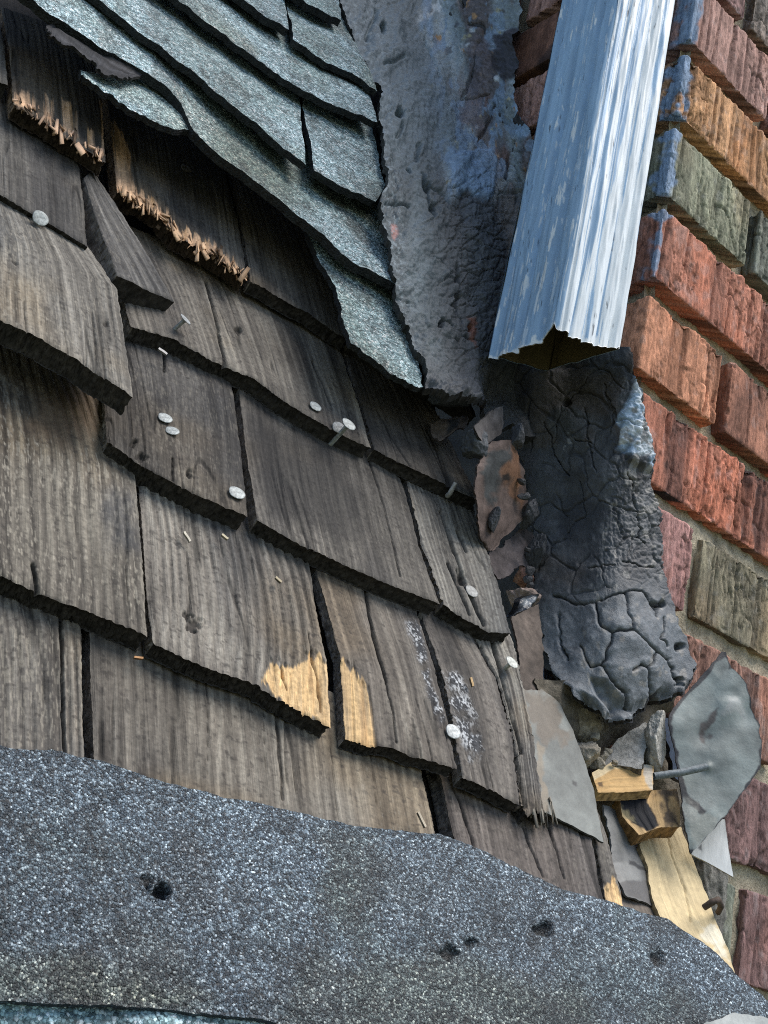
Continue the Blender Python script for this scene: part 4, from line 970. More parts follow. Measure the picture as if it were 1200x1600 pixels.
    def col(s, t, u, v, px, py, P):
        c1, c2 = mk(px, py)
        n1 = fbm(px * 0.02, py * 0.016, 0, 460, 4)
        c = mixc([0.046, 0.049, 0.053], [0.085, 0.091, 0.096], sst(-0.3, 0.5, n1))
        c = mixc(c, [0.088, 0.078, 0.070], sst(0, 0.5, fbm(px * .018, py * .018, 5, 461, 3)) * 0.8)
        c = mixc(c, [0.155, 0.172, 0.185], sst(890, 990, py) * 0.8)
        c = mixc(c, [0.04, 0.04, 0.042], sst(845, 825, px) * 0.8)
        nn = fbm(px * .05, py * .05, 0, 462, 3)
        bl = blob(px + 5 * nn, py + 7 * fbm(px * .05, py * .05, 6, 463, 3), [(992, 570), (1000, 620), (1012, 690), (1020, 745), (1000, 730), (972, 700), (970, 655), (990, 610)], 4)
        c = mixc(c, mixc([0.33, 0.44, 0.56], [0.6, 0.66, 0.7], sst(0, 0.5, fbm(px * .04, py * .09, 0, 464, 3) + 0.3 * sst(700, 740, py))), bl)
        c = mixc(c, [0.04, 0.038, 0.036], blob(px + 6 * nn, py, [(980, 715), (1002, 712), (1008, 740), (1000, 775), (985, 760)], 5) * 0.9)
        c = mixc(c, [0.25, 0.24, 0.22], sst(0.35, 0.6, fbm(px * .09, py * .06, 0, 465, 3) + 0.5 * blob(px, py, [(990, 715), (1018, 740), (1022, 800), (1000, 800), (975, 760)], 10) - 0.2) * sst(-15, 10, px - ax_(py)) * 0.8)
        c = mixc(c, [0.35, 0.36, 0.36], sst(0.75, 0.95, 0.6 * fbm(px * .12, py * .12, 0, 466, 3) + 0.6 * np.exp(-(np.hypot(px - 889, py - 690) / 14) ** 2)) * 0.7)
        dm = np.full(px.shape, 99.0)
        wx = px + 4 * fbm(px * .05, py * .05, 0, 453, 3); wy = py + 4 * fbm(px * .05, py * .05, 6, 454, 3)
        for l, w_ in lines:
            dm = np.minimum(dm, pdist(wx, wy, l) / w_)
        c = mixc(c, c * 0.3, np.clip(1.3 * np.exp(-(dm / 0.5) ** 2) + 0.5 * (1 - c1), 0, 1))
        return c
    o = sheet('cement_apron', M_TAR, Lp, Rp, T=Tp, B=Bp, z=z, step=1.2, thick=0.007, disp=disp, col=col, side=(0.03, 0.03, 0.032), rb=5, rs=4, seed=97, nside=3, jag=0.002)
    return tag(o, 'cracked black roof cement lump wrapping the chimney corner under the downspout', 'roof cement')


apron()

# ------------------------------------------------------------------ loose flashing, rubble and scraps in the gap


def scrap(name, label, cat, mat, L, R, z, T=None, B=None, thick=0.0012, rgb=(0.2, 0.2, 0.2), var=0.3, seed=1, wav=0.002, wf=20, rb=2, rs=2, rt=2, step=1.5, spots=(), side=None, group=None, extra=None, parent=None, grain=None, edge=None, bumps=()):
    def disp(s, t, u, v, px, py, P):
        h = wav * fbm(u * wf, v * wf, 0, seed, 3)
        for x, y, r, a in bumps:
            h = h + a * np.exp(-((np.hypot(px - x, py - y) + r * 0.25 * fbm(px * .03, py * .03, 0, seed, 2)) / r) ** 2)
        return h
    def col(s, t, u, v, px, py, P):
        n = fbm(u * 60, v * 60, 0, seed + 2, 4) if grain is None else fbm(u * grain, v * 9, 0, seed + 2, 4)
        c = np.asarray(rgb, float) * (1 + var * n[..., None])
        for poly, c2, a, soft in spots:
            k = a * blob(px + soft * fbm(px * .06, py * .06, 0, seed + 3, 3), py + soft * fbm(px * .06, py * .06, 7, seed + 4, 3), poly, max(1.5, soft * 0.6))
            c = mixc(c, c2, k)
        if edge is not None:
            e_ = np.minimum(np.minimum(s, 1 - s), np.minimum(t, 1 - t))
            c = mixc(c, edge, sst(0.035, 0.012, e_ + 0.02 * fbm(px * .08, py * .08, 0, seed + 6, 3)))
        return c
    o = sheet(name, mat, L, R, T=T, B=B, z=z, step=step, thick=thick, disp=disp, col=col, side=side if side is not None else tuple(np.array(rgb) * 0.5), rb=rb, rs=rs, rt=rt, seed=seed, nside=2, parent=parent)
    return tag(o, label, cat, group) if label else o


def rock(name, label, cat, mat, x, y, z, rx, ry, ang=0, rgb=(0.25, 0.23, 0.2), seed=1, group=None, depth=0.8, cuts=9, res=(120, 80)):
    """angular broken lump: a ball cut by random planes"""
    rs_ = np.random.RandomState(seed)
    nu, nv = res
    th, ph = np.meshgrid(np.linspace(0, 2 * np.pi, nu), np.linspace(0.02, np.pi - 0.02, nv))
    d = np.stack([np.sin(ph) * np.cos(th), np.cos(ph), np.sin(ph) * np.sin(th)], -1)
    r = np.full(th.shape, 1.0)
    for i in range(cuts):
        n = unit(rs_.normal(size=3)); q = rs_.uniform(0.5, 0.78)
        dn = d @ n
        r = np.minimum(r, np.where(dn > 0.05, q / np.maximum(dn, 0.05), 9))
    r = r * (1.25 + 0.10 * fbm(d[..., 0] * 4, d[..., 1] * 4, d[..., 2] * 4, seed, 5))
    s_ = z / F
    p = d * r[..., None] * np.array([rx * s_, ry * s_, 0.5 * (rx + ry) * s_ * depth])
    ca, sa = math.cos(ang), math.sin(ang)
    p = np.stack([p[..., 0] * ca - p[..., 1] * sa, p[..., 0] * sa + p[..., 1] * ca, p[..., 2]], -1)
    V = (p @ RW.T).reshape(-1, 3)
    c = 1.25 * np.array(rgb) * (1 + 0.3 * fbm(d[..., 0] * 4, d[..., 1] * 4, d[..., 2] * 4, seed + 1, 4)[..., None])
    o = build(name, V, gridq(nv, nu, 0, True), mat, None, c.reshape(-1, 3), smooth=True)
    o.location = [float(q) for q in rays(x, y) * z]
    return tag(o, label, cat, group)


scrap('dark_backing', 'dark sheet added on the chimney flank to blacken the gap behind the rusty flashing', 'underlay', M_TAR, [(640, 570), (720, 800), (770, 1000), (790, 1140)], [(800, 590), (845, 800), (856, 1000), (905, 1120)], flankz(0.004), rgb=(0.04, 0.038, 0.036), seed=198, wav=0.002, wf=25, step=3)  # added dark sheet standing in for the deep shade of the cave
scrap('mortar_fill', 'crumbly brown mortar packed against the chimney foot behind the wood scraps', 'mortar', M_STONE, [(840, 1060), (870, 1200), (950, 1330), (1030, 1500)], [(1050, 1075), (1062, 1200), (1082, 1330), (1112, 1400)], frontz(0.005), rgb=(0.15, 0.13, 0.10), seed=199, wav=0.006, wf=35, rb=4, rs=6, step=2.2)

# rusty pieces beside the cement
scrap('rusted_flashing', 'rust brown metal flashing with orange patch torn beside the cement lump', 'flashing', M_RUST, [(770, 690), (750, 730), (743, 770), (745, 800), (756, 842), (766, 860)], [(801, 686), (817, 735), (824, 780), (826, 803), (806, 820), (770, 861)], planez((770, 690, .665), (760, 850, .65), (824, 790, .70)), rgb=(0.12, 0.088, 0.075), seed=201, wav=0.003, wf=25,
      spots=[([(786, 705), (803, 700), (815, 745), (812, 790), (795, 770), (782, 740)], (0.22, 0.115, 0.065), 0.9, 8), ([(765, 700), (785, 695), (785, 740), (775, 790), (757, 760), (750, 735)], (0.055, 0.06, 0.06), 0.95, 10), ([(783, 742), (792, 738), (792, 750), (784, 752)], (0.02, 0.02, 0.02), 0.9, 2)], rb=3, rs=3)
scrap('taupe_flashing', 'smooth taupe metal plate below the rust brown flashing', 'flashing', M_RUST, [(764, 866), (768, 890), (776, 906)], [(842, 836), (838, 862), (834, 892)], planez((764, 866, .67), (776, 906, .665), (840, 840, .705)), T=[(764, 866), (790, 848), (822, 822), (842, 836)], B=[(776, 906), (800, 896), (812, 884), (834, 892)], rgb=(0.13, 0.108, 0.104), seed=202, wav=0.002, wf=15, rt=5, rb=4, spots=[([(820, 820), (845, 832), (836, 895), (822, 880), (826, 850)], (0.03, 0.03, 0.032), 0.9, 8)])
scrap('grey_flashing_flake', 'grey-brown flake of old flashing under the cave in the valley', 'flashing', M_RUST, [(772, 640), (746, 666), (750, 684)], [(784, 634), (788, 660), (784, 678)], planez((750, 670, .655), (784, 640, .69), (784, 678, .685)), B=[(750, 684), (766, 693), (784, 678)], rgb=(0.10, 0.09, 0.086), seed=203, wav=0.002)
scrap('torn_felt', 'crumpled scrap of brown felt lying on the shingle below the valley', 'felt scrap', M_RUST, [(676, 655), (680, 668), (690, 682)], [(722, 652), (728, 664), (722, 676)], roofz(lambda s, t: 0.018 + 0.004 * t), rgb=(0.13, 0.105, 0.085), seed=204, wav=0.005, wf=40, spots=[([(695, 660), (712, 660), (710, 675), (698, 676)], (0.03, 0.035, 0.04), 0.9, 4)])
rock('tar_lump', 'black lump of tar wedged between the felt scrap and the flashing', 'tar lump', M_TAR, 742, 695, 0.665, 24, 28, 0.5, (0.055, 0.06, 0.065), 205)
rock('tar_lump', 'ragged black tar clot hanging under the valley cement', 'tar lump', M_TAR, 700, 618, 0.69, 34, 16, 0.2, (0.05, 0.055, 0.06), 206)
for x, y, z_, rx, ry, lab in ((806, 684, 0.688, 12, 22, 'small tar clot at the top of the rust brown flashing'), (829, 800, 0.695, 12, 26, 'small tar clot at the right edge of the rust brown flashing'), (836, 868, 0.69, 12, 30, 'small tar clot at the right edge of the taupe plate'), (770, 812, 0.655, 10, 18, 'small tar clot smeared low on the rust brown flashing')):
    rock('tar_lump', lab, 'tar lump', M_TAR, x, y, z_, rx, ry, 0.3, (0.045, 0.047, 0.05), int(x))
o = rock('brown_rubble', 'tan rubble stone with shiny tar beside the end of the fissured shingle', 'rubble', M_STONE, 815, 938, 0.675, 26, 24, 0.3, (0.3, 0.23, 0.19), 207)
scrap('tar_shard', 'shiny black tar shard under the tan rubble stone', 'tar shard', M_WETTAR, [(808, 940), (800, 965)], [(838, 928), (834, 945)], planez((808, 940, .650), (800, 965, .645), (838, 930, .665)), thick=0.004, rgb=(0.03, 0.034, 0.04), seed=208, wav=0.004, wf=60, spots=[([(818, 936), (836, 932), (834, 944), (820, 950)], (0.35, 0.38, 0.4), 0.6, 4)])
scrap('brown_flashing_strip', 'flat brown flashing strip running down beside the frayed shingle', 'flashing', M_RUST, [(797, 965), (806, 1010), (815, 1080), (832, 1150)], [(840, 945), (846, 1000), (852, 1078), (868, 1110)], planez((800, 970, .630), (830, 1150, .575), (846, 1000, .640)), rgb=(0.115, 0.092, 0.076), seed=209, wav=0.0015)
scrap('step_flashing', 'dull grey metal step flashing with a pointed lower corner', 'flashing', M_SHEET, [(818, 1078), (826, 1130), (838, 1190), (848, 1268)], [(872, 1092), (897, 1140), (926, 1222), (944, 1316)], planez((820, 1080, .595), (848, 1268, .535), (935, 1280, .560)), T=[(818, 1078), (850, 1076), (872, 1092)], B=[(848, 1268), (880, 1282), (915, 1300), (944, 1316)], rgb=(0.15, 0.16, 0.145), var=0.35, seed=210, wav=0.0008, wf=8,
      spots=[([(815, 1075), (875, 1080), (890, 1150), (850, 1160), (830, 1150)], (0.125, 0.10, 0.072), 0.9, 14), ([(838, 1160), (850, 1165), (858, 1270), (845, 1270)], (0.24, 0.18, 0.11), 0.6, 5), ([(896, 1218), (904, 1222), (902, 1228), (896, 1224)], (0.03, 0.03, 0.03), 0.9, 1)], rb=1, rs=1)
scrap('tar_shard', 'black tar shard jutting out under the left foot of the cement lump', 'tar shard', M_WETTAR, [(850, 1042), (848, 1080)], [(905, 1066), (912, 1094)], planez((850, 1045, .640), (848, 1080, .625), (908, 1085, .645)), thick=0.003, rgb=(0.04, 0.044, 0.048), seed=211, wav=0.003, wf=30)
rock('mortar_rubble', 'rough brown mortar rubble under the cement lump beside the step flashing', 'rubble', M_STONE, 905, 1135, 0.63, 44, 40, 0.6, (0.21, 0.185, 0.14), 212)
scrap('grey_stone', 'triangular flat-faced grey stone directly above the raw wood block', 'rubble', M_STONE, [(1008, 1128), (968, 1152), (932, 1188)], [(1012, 1130), (1009, 1160), (1003, 1200)], planez((1010, 1130, .635), (935, 1188, .615), (1003, 1200, .608)), thick=0.014, rgb=(0.34, 0.335, 0.31), seed=213, wav=0.002, wf=40, rb=2, rs=2, side=(0.2, 0.19, 0.17))
rock('mortar_rubble', 'small buff mortar crumb lying between the step flashing and the grey stone', 'rubble', M_STONE, 915, 1180, 0.612, 22, 26, 0.4, (0.26, 0.23, 0.18), 222)
rock('mortar_rubble', 'small dark crumb of rubble tucked under the black tar shard', 'rubble', M_STONE, 880, 1115, 0.625, 20, 16, 0.9, (0.2, 0.175, 0.135), 223)
rock('brick_fragment', 'red-brown brick fragment beside the taupe plate under the cement edge', 'rubble', M_STONE, 822, 905, 0.69, 20, 18, 0.2, (0.26, 0.15, 0.11), 224)
rock('mortar_rubble', 'pale upright mortar fragment between the grey stone and bent metal plate', 'rubble', M_STONE, 1024, 1155, 0.628, 18, 44, 0.0, (0.33, 0.315, 0.28), 214)
rock('mortar_rubble', 'dark dusty rubble chunk deep in the gap below the cement lump', 'rubble', M_STONE, 945, 1205, 0.642, 60, 40, 0.0, (0.12, 0.105, 0.085), 215)
rock('mortar_rubble', 'shadowy rubble behind the raw wood lath at the chimney foot', 'rubble', M_STONE, 1080, 1420, 0.655, 50, 110, 0.2, (0.14, 0.135, 0.12), 216)

# crumbs packed into the gap
rc = np.random.RandomState(77)
for n_, (x0, y0, x1, y1, z0, z1, name, lab, mt, rgb, grp, q) in enumerate([
        (868, 1095, 960, 1200, 0.628, 0.610, 'mortar_crumb', 'small mortar crumb among the rubble under the cement lump', M_STONE, (0.23, 0.205, 0.16), 'mortar crumbs in the gap', 14),
        (812, 700, 836, 960, 0.690, 0.676, 'tar_crumb', 'small black tar crumb between the shingle ends and the cement lump', M_TAR, (0.045, 0.045, 0.047), 'tar crumbs in the gap', 10)]):
    for k in range(q):
        f = rc.rand()
        x = x0 + (x1 - x0) * np.clip(f + rc.normal(0, 0.2), 0, 1); y = y0 + (y1 - y0) * f
        rock(name, lab, 'crumb', mt, x, y, z0 + (z1 - z0) * f, rc.uniform(4, 11), rc.uniform(4, 10), rc.uniform(0, 3), np.array(rgb) * rc.uniform(0.6, 1.4), 400 + n_ * 40 + k, group=grp, res=(36, 24))

# wood pieces


def woodblock(name, label, cat, L, R, z, T=None, B=None, thick=0.012, rgb=(0.6, 0.42, 0.2), seed=1, spots=(), grain=300, wav=0.0003, side=None, rb=1.2, rs=1.0, lines=(), group=None):
    def disp(s, t, u, v, px, py, P):
        h = wav * fbm(u * 30, v * 30, 0, seed, 3) + 0.0003 * fbm(u * 400, v * 20, 0, seed + 1, 3)
        for l, w_, dep in lines:
            h = h - dep * np.exp(-(pdist(px + 1.5 * fbm(px * .08, py * .08, 0, seed, 2), py, l) / w_) ** 2)
        return h
    def col(s, t, u, v, px, py, P):
        gg = fbm(u * grain, v * 10, 0, seed + 2, 4)
        c = np.asarray(rgb) * (1 + 0.16 * gg[..., None] + 0.08 * fbm(u * 40, v * 40, 0, seed + 5, 3)[..., None])
        for poly, c2, a, soft in spots:
            k = a * blob(px + soft * fbm(px * .06, py * .06, 0, seed + 3, 3), py + soft * fbm(px * .06, py * .06, 7, seed + 4, 3), poly, max(1.5, soft * 0.5))
            c = mixc(c, c2, k)
        for l, w_, dep in lines:
            c = mixc(c, c * 0.45, 0.8 * np.exp(-(pdist(px + 1.5 * fbm(px * .08, py * .08, 0, seed, 2), py, l) / w_) ** 2))
        return c
    o = sheet(name, M_FRESH, L, R, T=T, B=B, z=z, step=1.4, thick=thick, disp=disp, col=col, side=side if side is not None else tuple(np.array(rgb) * 0.7), rb=rb, rs=rs, rt=1.0, seed=seed, nside=4, jag=0.0006)
    return tag(o, label, cat, group)


# the block is turned so its grain runs across: left/right runs are its long edges
woodblock('raw_wood_block', 'short split block of orange raw wood lying across the gap', 'wood scrap', [(1022, 1196), (985, 1192), (955, 1191), (925, 1207)], [(1020, 1234), (985, 1238), (950, 1239), (934, 1238)], planez((1020, 1215, .612), (930, 1220, .600), (980, 1190, .618)), thick=0.007, rgb=(0.60, 0.38, 0.155), seed=231, spots=[([(925, 1207), (958, 1188), (1020, 1190), (1020, 1198), (962, 1200), (930, 1218)], (0.72, 0.58, 0.35), 0.95, 2), ([(935, 1222), (942, 1222), (942, 1230), (936, 1230)], (0.1, 0.06, 0.03), 0.9, 1), ([(998, 1190), (1020, 1200), (1020, 1236), (1014, 1236)], (0.55, 0.55, 0.5), 0.7, 4)], side=(0.55, 0.36, 0.17))
woodblock('tarred_wood_block', 'wood block blotched with black tar below the raw orange one', 'wood scrap', [(968, 1240), (972, 1275), (998, 1305)], [(1058, 1232), (1062, 1262), (1062, 1292)], planez((970, 1250, .603), (1000, 1300, .590), (1060, 1260, .610)), B=[(998, 1305), (1028, 1294), (1062, 1292)], thick=0.011, rgb=(0.56, 0.37, 0.17), seed=232, spots=[([(960, 1232), (1010, 1234), (1012, 1258), (1030, 1290), (1010, 1298), (990, 1288), (975, 1265)], (0.008, 0.009, 0.012), 1.0, 4), ([(1025, 1232), (1062, 1232), (1064, 1290), (1050, 1285), (1040, 1262)], (0.05, 0.038, 0.028), 0.95, 22), ([(970, 1258), (985, 1262), (992, 1285), (975, 1280)], (0.3, 0.25, 0.13), 0.7, 4)], side=(0.35, 0.2, 0.08))
woodblock('raw_wood_lath', 'long pale raw wood lath slanting down to the granule sheet', 'wood scrap', [(1000, 1318), (1012, 1355), (1018, 1400), (1034, 1440), (1055, 1475), (1118, 1520)], [(1064, 1292), (1084, 1345), (1108, 1410), (1120, 1440), (1141, 1492), (1150, 1530)], planez((1000, 1320, .600), (1130, 1490, .565), (1084, 1345, .612)), T=[(1000, 1318), (1020, 1302), (1042, 1295), (1064, 1292)], thick=0.014, rgb=(0.66, 0.52, 0.29), seed=233, grain=220, rb=2,
          lines=[([(1040, 1297), (1052, 1340), (1068, 1385), (1080, 1440)], 1.1, 0.0012)], spots=[([(1095, 1448), (1125, 1450), (1141, 1500), (1110, 1490)], (0.78, 0.72, 0.56), 0.8, 10), ([(1056, 1430), (1080, 1440), (1105, 1490), (1060, 1470)], (0.55, 0.43, 0.24), 0.6, 10)], side=(0.6, 0.45, 0.24))

# grey felt and boards behind the lath
scrap('grey_felt', 'smooth grey underlay fold left of the pale lath', 'underlay', M_SHEET, [(935, 1262), (948, 1310), (958, 1360), (975, 1400)], [(985, 1280), (1004, 1325), (1020, 1360), (1034, 1420)], planez((940, 1270, .600), (970, 1400, .555), (1020, 1350, .600)), rgb=(0.16, 0.16, 0.15), seed=241, wav=0.004, wf=18, spots=[([(955, 1350), (1000, 1352), (1000, 1372), (962, 1378)], (0.23, 0.23, 0.215), 0.8, 5), ([(962, 1378), (1022, 1372), (1030, 1420), (975, 1398)], (0.09, 0.085, 0.08), 0.9, 3), ([(980, 1345), (1020, 1358), (1018, 1363), (980, 1352)], (0.02, 0.02, 0.02), 0.9, 2)])
scrap('brown_board_end', 'worn brown board end between the felt and the granule sheet', 'board', M_WOOD, [(950, 1392), (970, 1430)], [(1030, 1400), (1060, 1470)], planez((955, 1400, .548), (970, 1430, .54), (1040, 1430, .575)), rgb=(0.16, 0.135, 0.11), seed=242, thick=0.006)

# bent plate with its nail
def plate():
    Lp = [(1128, 1018), (1100, 1052), (1070, 1085), (1044, 1118), (1042, 1130), (1056, 1175), (1063, 1230), (1066, 1290), (1078, 1333)]
    Rp = [(1134, 1019), (1142, 1045), (1164, 1070), (1174, 1105), (1186, 1128), (1191, 1165), (1188, 1202), (1160, 1240), (1130, 1278), (1080, 1334)]
    z = planez((1130, 1025, .655), (1078, 1330, .590), (1188, 1180, .625))
    root = empty('bent_metal_plate', rays(1115, 1200) * 0.61, 'curled grey-green metal plate with tarred edge standing against the bricks', 'metal plate')
    dent = [(1102, 1150, 17, -0.0022), (1136, 1108, 22, 0.003), (1165, 1118, 16, -0.0016), (1105, 1199, 7, 0.002), (1120, 1180, 26, 0.0014), (1072, 1285, 50, 0.0035), (1160, 1055, 40, 0.003), (1050, 1130, 30, 0.002)]
    b = scrap('plate', None, None, M_SHEET, Lp, Rp, z, thick=0.0012, rgb=(0.22, 0.25, 0.235), var=0.35, seed=251, wav=0.0012, wf=7, edge=(0.02, 0.02, 0.024), rb=0.5, rs=1.5, rt=0, bumps=dent, side=(0.05, 0.05, 0.05),
          spots=[([(1044, 1110), (1070, 1080), (1128, 1015), (1132, 1024), (1104, 1056), (1072, 1092), (1046, 1124)], (0.02, 0.02, 0.024), 0.97, 2), ([(1060, 1212), (1068, 1212), (1075, 1245), (1102, 1268), (1096, 1276), (1070, 1255), (1060, 1232)], (0.016, 0.016, 0.02), 0.97, 3), ([(1098, 1130), (1120, 1105), (1122, 1120), (1108, 1140), (1106, 1162), (1098, 1160)], (0.075, 0.06, 0.055), 0.9, 5), ([(1128, 1088), (1160, 1100), (1162, 1120), (1128, 1122)], (0.42, 0.42, 0.4), 0.6, 7), ([(1062, 1235), (1080, 1262), (1120, 1290), (1080, 1334), (1066, 1290)], (0.34, 0.33, 0.28), 0.55, 12), ([(1132, 1018), (1136, 1030), (1144, 1046), (1136, 1046)], (0.02, 0.02, 0.022), 0.9, 2)])
    adopt(b, root)
    b2 = scrap('folded_tip', None, None, M_PAINT, [(1128, 1281), (1100, 1310), (1079, 1333)], [(1132, 1280), (1138, 1325), (1146, 1370)], planez((1128, 1281, .618), (1079, 1333, .606), (1146, 1370, .598)), B=[(1079, 1333), (1110, 1350), (1146, 1370)], thick=0.0012, rgb=(0.86, 0.86, 0.82), var=0.04, seed=252, wav=0.001, rb=0.5, rs=0.5, rt=0, spots=[([(1090, 1325), (1096, 1318), (1098, 1330)], (0.2, 0.2, 0.2), 0.9, 1)])
    adopt(b2, root)
    b3 = scrap('tar_edge', None, None, M_WETTAR, [(1036, 1122), (1048, 1180), (1056, 1215)], [(1046, 1122), (1062, 1175), (1070, 1222)], planez((1040, 1125, .640), (1056, 1215, .628), (1066, 1190, .640)), thick=0.003, rgb=(0.02, 0.02, 0.022), seed=253, wav=0.002)
    adopt(b3, root)


plate()
scrap('corner_flashing', 'pale grey metal corner peeking in at the bottom right', 'flashing', M_SHEET, [(1085, 1604), (1085, 1680)], [(1215, 1592), (1240, 1680)], roofz(0.03), T=[(1085, 1604), (1148, 1583), (1215, 1592)], rgb=(0.36, 0.38, 0.36), seed=254, wav=0.001, thick=0.002)

# ------------------------------------------------------------------ nails


def tube(pts, rad, n=12):
    pts = np.asarray(pts, float); V = []
    for i, p in enumerate(pts):
        d = unit(pts[min(i + 1, len(pts) - 1)] - pts[max(i - 1, 0)])
        a = unit(np.cross(d, [0.3, 0.5, 0.8])); b_ = np.cross(d, a)
        th = np.linspace(0, 2 * np.pi, n, endpoint=False)
        r = rad[i] if np.ndim(rad) else rad
        V.append(p + r * (np.cos(th)[:, None] * a + np.sin(th)[:, None] * b_))
    m_ = len(pts)
    i = np.arange(n); q = []
    for k in range(m_ - 1):
        q.append(np.stack([k * n + i, k * n + (i + 1) % n, (k + 1) * n + (i + 1) % n, (k + 1) * n + i], -1))
    # close ends with a fan to a centre vertex
    V = np.concatenate(V); Q = np.concatenate(q)
    return V, Q


def nail_mesh(seed=1):
    """roofing nail, head centred on the origin facing +z, shank below; returned as one lathe"""
    prof = [(0.0001, 0.0003), (0.003, 0.00034), (0.0044, 0.0003), (0.0048, 0.00015), (0.0048, -0.0001), (0.0044, -0.0003), (0.0021, -0.0008), (0.0015, -0.0022), (0.0014, -0.012), (0.0014, -0.022), (0.0002, -0.026)]
    n = 28
    th = np.linspace(0, 2 * np.pi, n + 1)
    V = np.array([[r * math.cos(a) * (1 + 0.05 * math.sin(3 * a + seed)), r * math.sin(a) * (1 + 0.05 * math.cos(2 * a)), z_] for r, z_ in prof for a in th])
    return V, gridq(len(prof), n + 1)


NV, NQ = nail_mesh()
NPROT = None


def nail(label, x, y, off, lift=0.001, tilt=(0, 0), scale=1.0, rgb=(0.62, 0.66, 0.66)):
    """head at pixel (x, y) standing `lift` proud of the slope surface at offset `off`"""
    global NPROT
    o = build('nail', NV, NQ, M_GALV, None, np.full((len(NV), 3), 1.0) * rgb, smooth=False)
    P = rays(x, y) * float(roofz(off + lift)(np.float64(x), np.float64(y), 0, 0))
    d = unit(NR + tilt[0] * unit(DR) + tilt[1] * unit(UR))
    o.location = P.tolist()
    o.rotation_euler = Vector(d.tolist()).to_track_quat('Z', 'Y').to_euler()
    o.scale = (scale * 0.84,) * 3
    return tag(o, label, 'nail', 'roofing nails in the wood shingles')


WH = (0.44, 0.47, 0.455)
nail('silver nail head on the end grain of the dark shingle at the left edge', 63, 341, 0.0235, 0.001, (0.1, -0.5), 1.1, WH)
nail('nail standing proud with its shank showing, beside the loose wedge of shingle', 290, 499, 0.012, 0.007, (0.45, 0.35), 0.95, (0.4, 0.42, 0.42))
nail('round silver nail left of the raised pair on the long shingle', 493, 635, 0.0115, 0.002, (0.0, 0.0), 0.95, WH)
nail('bright raised nail with visible shank, right of the pair on the long shingle', 545, 663, 0.012, 0.009, (0.1, 0.05), 1.15, WH)
nail('dull nail head tucked behind the bright raised nail', 529, 668, 0.012, 0.002, (-0.2, -0.3), 1.0, (0.36, 0.37, 0.36))
nail('upper of two touching nail heads on the dark thick-sided shingle', 258, 653, 0.0085, 0.0015, (-0.1, 0.05), 0.95, WH)
nail('lower of two touching nail heads on the dark thick-sided shingle', 269, 673, 0.009, 0.0012, (-0.25, 0.1), 0.9, WH)
nail('round silver nail near the lower right corner of the dark thick-sided shingle', 370, 770, 0.0125, 0.0015, (-0.05, 0.05), 1.1, WH)
nail('grey nail head sunk into the fissured shingle by the rusty flashing', 737, 924, 0.0085, 0.0006, (0, 0), 1.05, (0.33, 0.335, 0.32))
nail('pale nail head at the right edge of the frayed shingle strip', 800, 1035, 0.005, 0.0035, (0.1, 0.1), 1.0, (0.55, 0.57, 0.52))
nail('silver nail head at the foot of the black split beside the silver tar', 708, 1143, 0.0085, 0.0025, (-0.1, -0.1), 1.0, (0.6, 0.62, 0.6))
nail('dark nail head in the shade under the torn asphalt scrap', 291, 263, 0.012, 0.0015, (0, 0), 1.0, (0.2, 0.18, 0.16))
# bent nail on the edge of the shingle under the flap
zz = roofz(0.0165)
a = rays(712, 754) * float(zz(712., 754., 0, 0)); b = rays(703, 771) * float(roofz(0.010)(703., 771., 0, 0)); c0 = rays(699, 775) * float(roofz(0.006)(699., 775., 0, 0))
V, Q = tube([a, b, c0], [0.0013, 0.0016, 0.0016])
tag(build('nail', V, Q, M_GALV, None, np.full((len(V), 3), 0.55)), 'bent pale nail shank lying over the edge of the shingle under the flap', 'nail', 'roofing nails in the wood shingles')
# long nail through the plate
a = rays(1022, 1213) * 0.600; b = rays(1064, 1207) * 0.602; c0 = rays(1104, 1198) * 0.606
V, Q = tube([a, b, c0], [0.0021, 0.0021, 0.0021])
tag(build('nail', V, Q, M_GALV, None, np.full((len(V), 3), 1.0) * [0.22, 0.25, 0.26]), 'long grey nail shank sticking out through the curled metal plate', 'nail')
a = rays(1100, 1418) * 0.574; b = rays(1112, 1410) * 0.572; c0 = rays(1122, 1406) * 0.574; d0 = rays(1127, 1416) * 0.58; e0 = rays(1122, 1426) * 0.585
V, Q = tube([a, b, c0, d0, e0], [0.0017, 0.0018, 0.0018, 0.0016, 0.0015])
tag(build('nail', V, Q, M_RUST, None, np.full((len(V), 3), 1.0) * [0.09, 0.065, 0.05]), 'rusty bent nail hooked over the edge of the pale lath', 'nail')

# ------------------------------------------------------------------ splinters along the torn edges


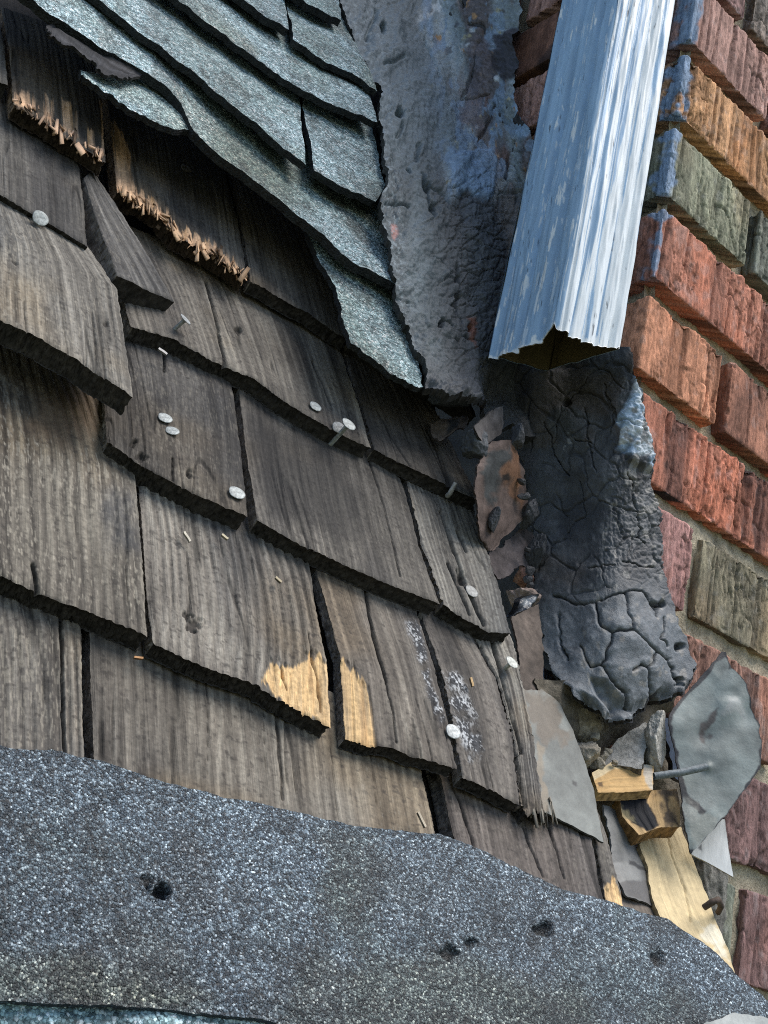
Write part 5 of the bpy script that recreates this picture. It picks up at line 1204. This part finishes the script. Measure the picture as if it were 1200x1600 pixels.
def splinters(name, label, path, n, seed, off, size=(10, 22), rgb=(0.5, 0.33, 0.17), wild=0.3):
    """a fringe of torn fibres along one shingle's edge: many little wedges in one mesh"""
    rs_ = np.random.RandomState(seed)
    pp = resamp(path, 400)
    V, Q, CO, UV = [], [], [], []
    k = 0
    for i in range(n):
        p = pp[rs_.randint(400)] + rs_.normal(0, 1, 2) * [3, 5]
        big = rs_.rand() < (0.3 if wild else 0.0)
        ln = rs_.uniform(*size) * (1.2 if big else 0.7); w_ = rs_.uniform(5, 11) if big else rs_.uniform(1.0, 4.5)
        an = rs_.normal(1.42, 0.35 if wild else 0.10) if rs_.rand() > wild else rs_.uniform(0.2, 2.6)
        d = np.array([math.cos(an), math.sin(an)]); nn = np.array([-d[1], d[0]])
        z_ = off + rs_.uniform(-0.004, 0.002)
        w0, w1 = rs_.uniform(0.05, 0.4), rs_.uniform(0.15, 0.5)
        q2 = [p - d * ln * .5 - nn * w_ * w0, p - d * ln * .5 + nn * w_ * w0, p + d * ln * .5 + nn * w_ * w1, p + d * ln * .5 - nn * w_ * w1]
        lift = [0, rs_.uniform(-0.001, 0.001), rs_.uniform(-0.002, 0.003), rs_.uniform(-0.002, 0.003)]
        top = [rays(*q) * float(roofz(z_ + l)(np.float64(q[0]), np.float64(q[1]), 0, 0)) for q, l in zip(q2, lift)]
        bot = [t_ - NR * rs_.uniform(0.0004, 0.0012) for t_ in top]
        V += top + bot
        Q += [[k, k + 1, k + 2, k + 3], [k + 4, k + 7, k + 6, k + 5]] + [[k + j, k + 4 + j, k + 4 + (j + 1) % 4, k + (j + 1) % 4] for j in range(4)]
        cc = np.array(rgb) * rs_.choice([0.2, 0.5, 0.8, 1.0, 1.2])
        CO += [cc] * 4 + [cc * 0.8] * 4
        UV += [[rs_.rand(), rs_.rand(), 0]] * 8
        k += 8
    o = build(name, np.array(V), np.array(Q), M_FRESH, None, np.array(CO), np.array(UV), smooth=False)
    return o


def by_label(s):
    return next(o for o in C.objects if str(o.get('label', '')).startswith(s))


o = splinters('splinters', '', [(186, 296), (233, 320), (277, 365), (337, 396), (387, 433)], 110, 301, 0.0172, (8, 26), (0.68, 0.45, 0.27)); o.parent = by_label('frayed dark wood shingle')
o = splinters('splinters', '', [(22, 158), (67, 186), (117, 217), (164, 247)], 70, 302, 0.0282, (8, 22), (0.72, 0.48, 0.31)); o.parent = by_label('short wood shingle at top left')
o = splinters('splinters', '', [(815, 1235), (830, 1255), (850, 1265), (862, 1272)], 22, 303, 0.007, (30, 75), (0.36, 0.33, 0.27), 0.0); o.parent = by_label('frayed grey wood shingle')

# chips of wood lying on the shingles
for i, (x, y, ln, an, off, lab, rgb) in enumerate([(293, 838, 18, 1.0, 0.0075, 'pale crossed wood chip on the ridged shingle', (0.55, 0.5, 0.4)), (352, 838, 12, 0.6, 0.008, 'short yellowish wood chip right of the crossed chip', (0.55, 0.48, 0.33)), (217, 1027, 14, 0.1, 0.006, 'small orange wood chip below the seam of the second row', (0.5, 0.27, 0.12)), (436, 905, 12, 0.7, 0.008, 'tan wood chip on the ridged shingle near the dark gap', (0.45, 0.38, 0.25)), (660, 1280, 26, 1.1, 0.0095, 'long thin splinter left of the wide dark gap', (0.5, 0.43, 0.32)), (738, 1065, 14, 1.3, 0.0085, 'tan splinter cluster right of the speckled silver tar', (0.4, 0.27, 0.13)), (255, 548, 16, 0.6, 0.011, 'pale sliver of wood under the long shingle edge', (0.5, 0.48, 0.45))]):
    d = np.array([math.cos(an), math.sin(an)]); nn = np.array([-d[1], d[0]]); p = np.array([x, y], float)
    L = [p - d * ln / 2 - nn * 1.6, p + d * ln / 2 - nn * 1.1]; R = [p - d * ln / 2 + nn * 1.4, p + d * ln / 2 + nn * 1.8]
    scrap('wood_chip', lab, 'wood chip', M_FRESH, L, R, roofz(off + 0.0012), thick=0.0012, rgb=rgb, seed=310 + i, wav=0.0002, rb=0, rs=0.3, rt=0, step=1.0, group='wood chips on the shingles')
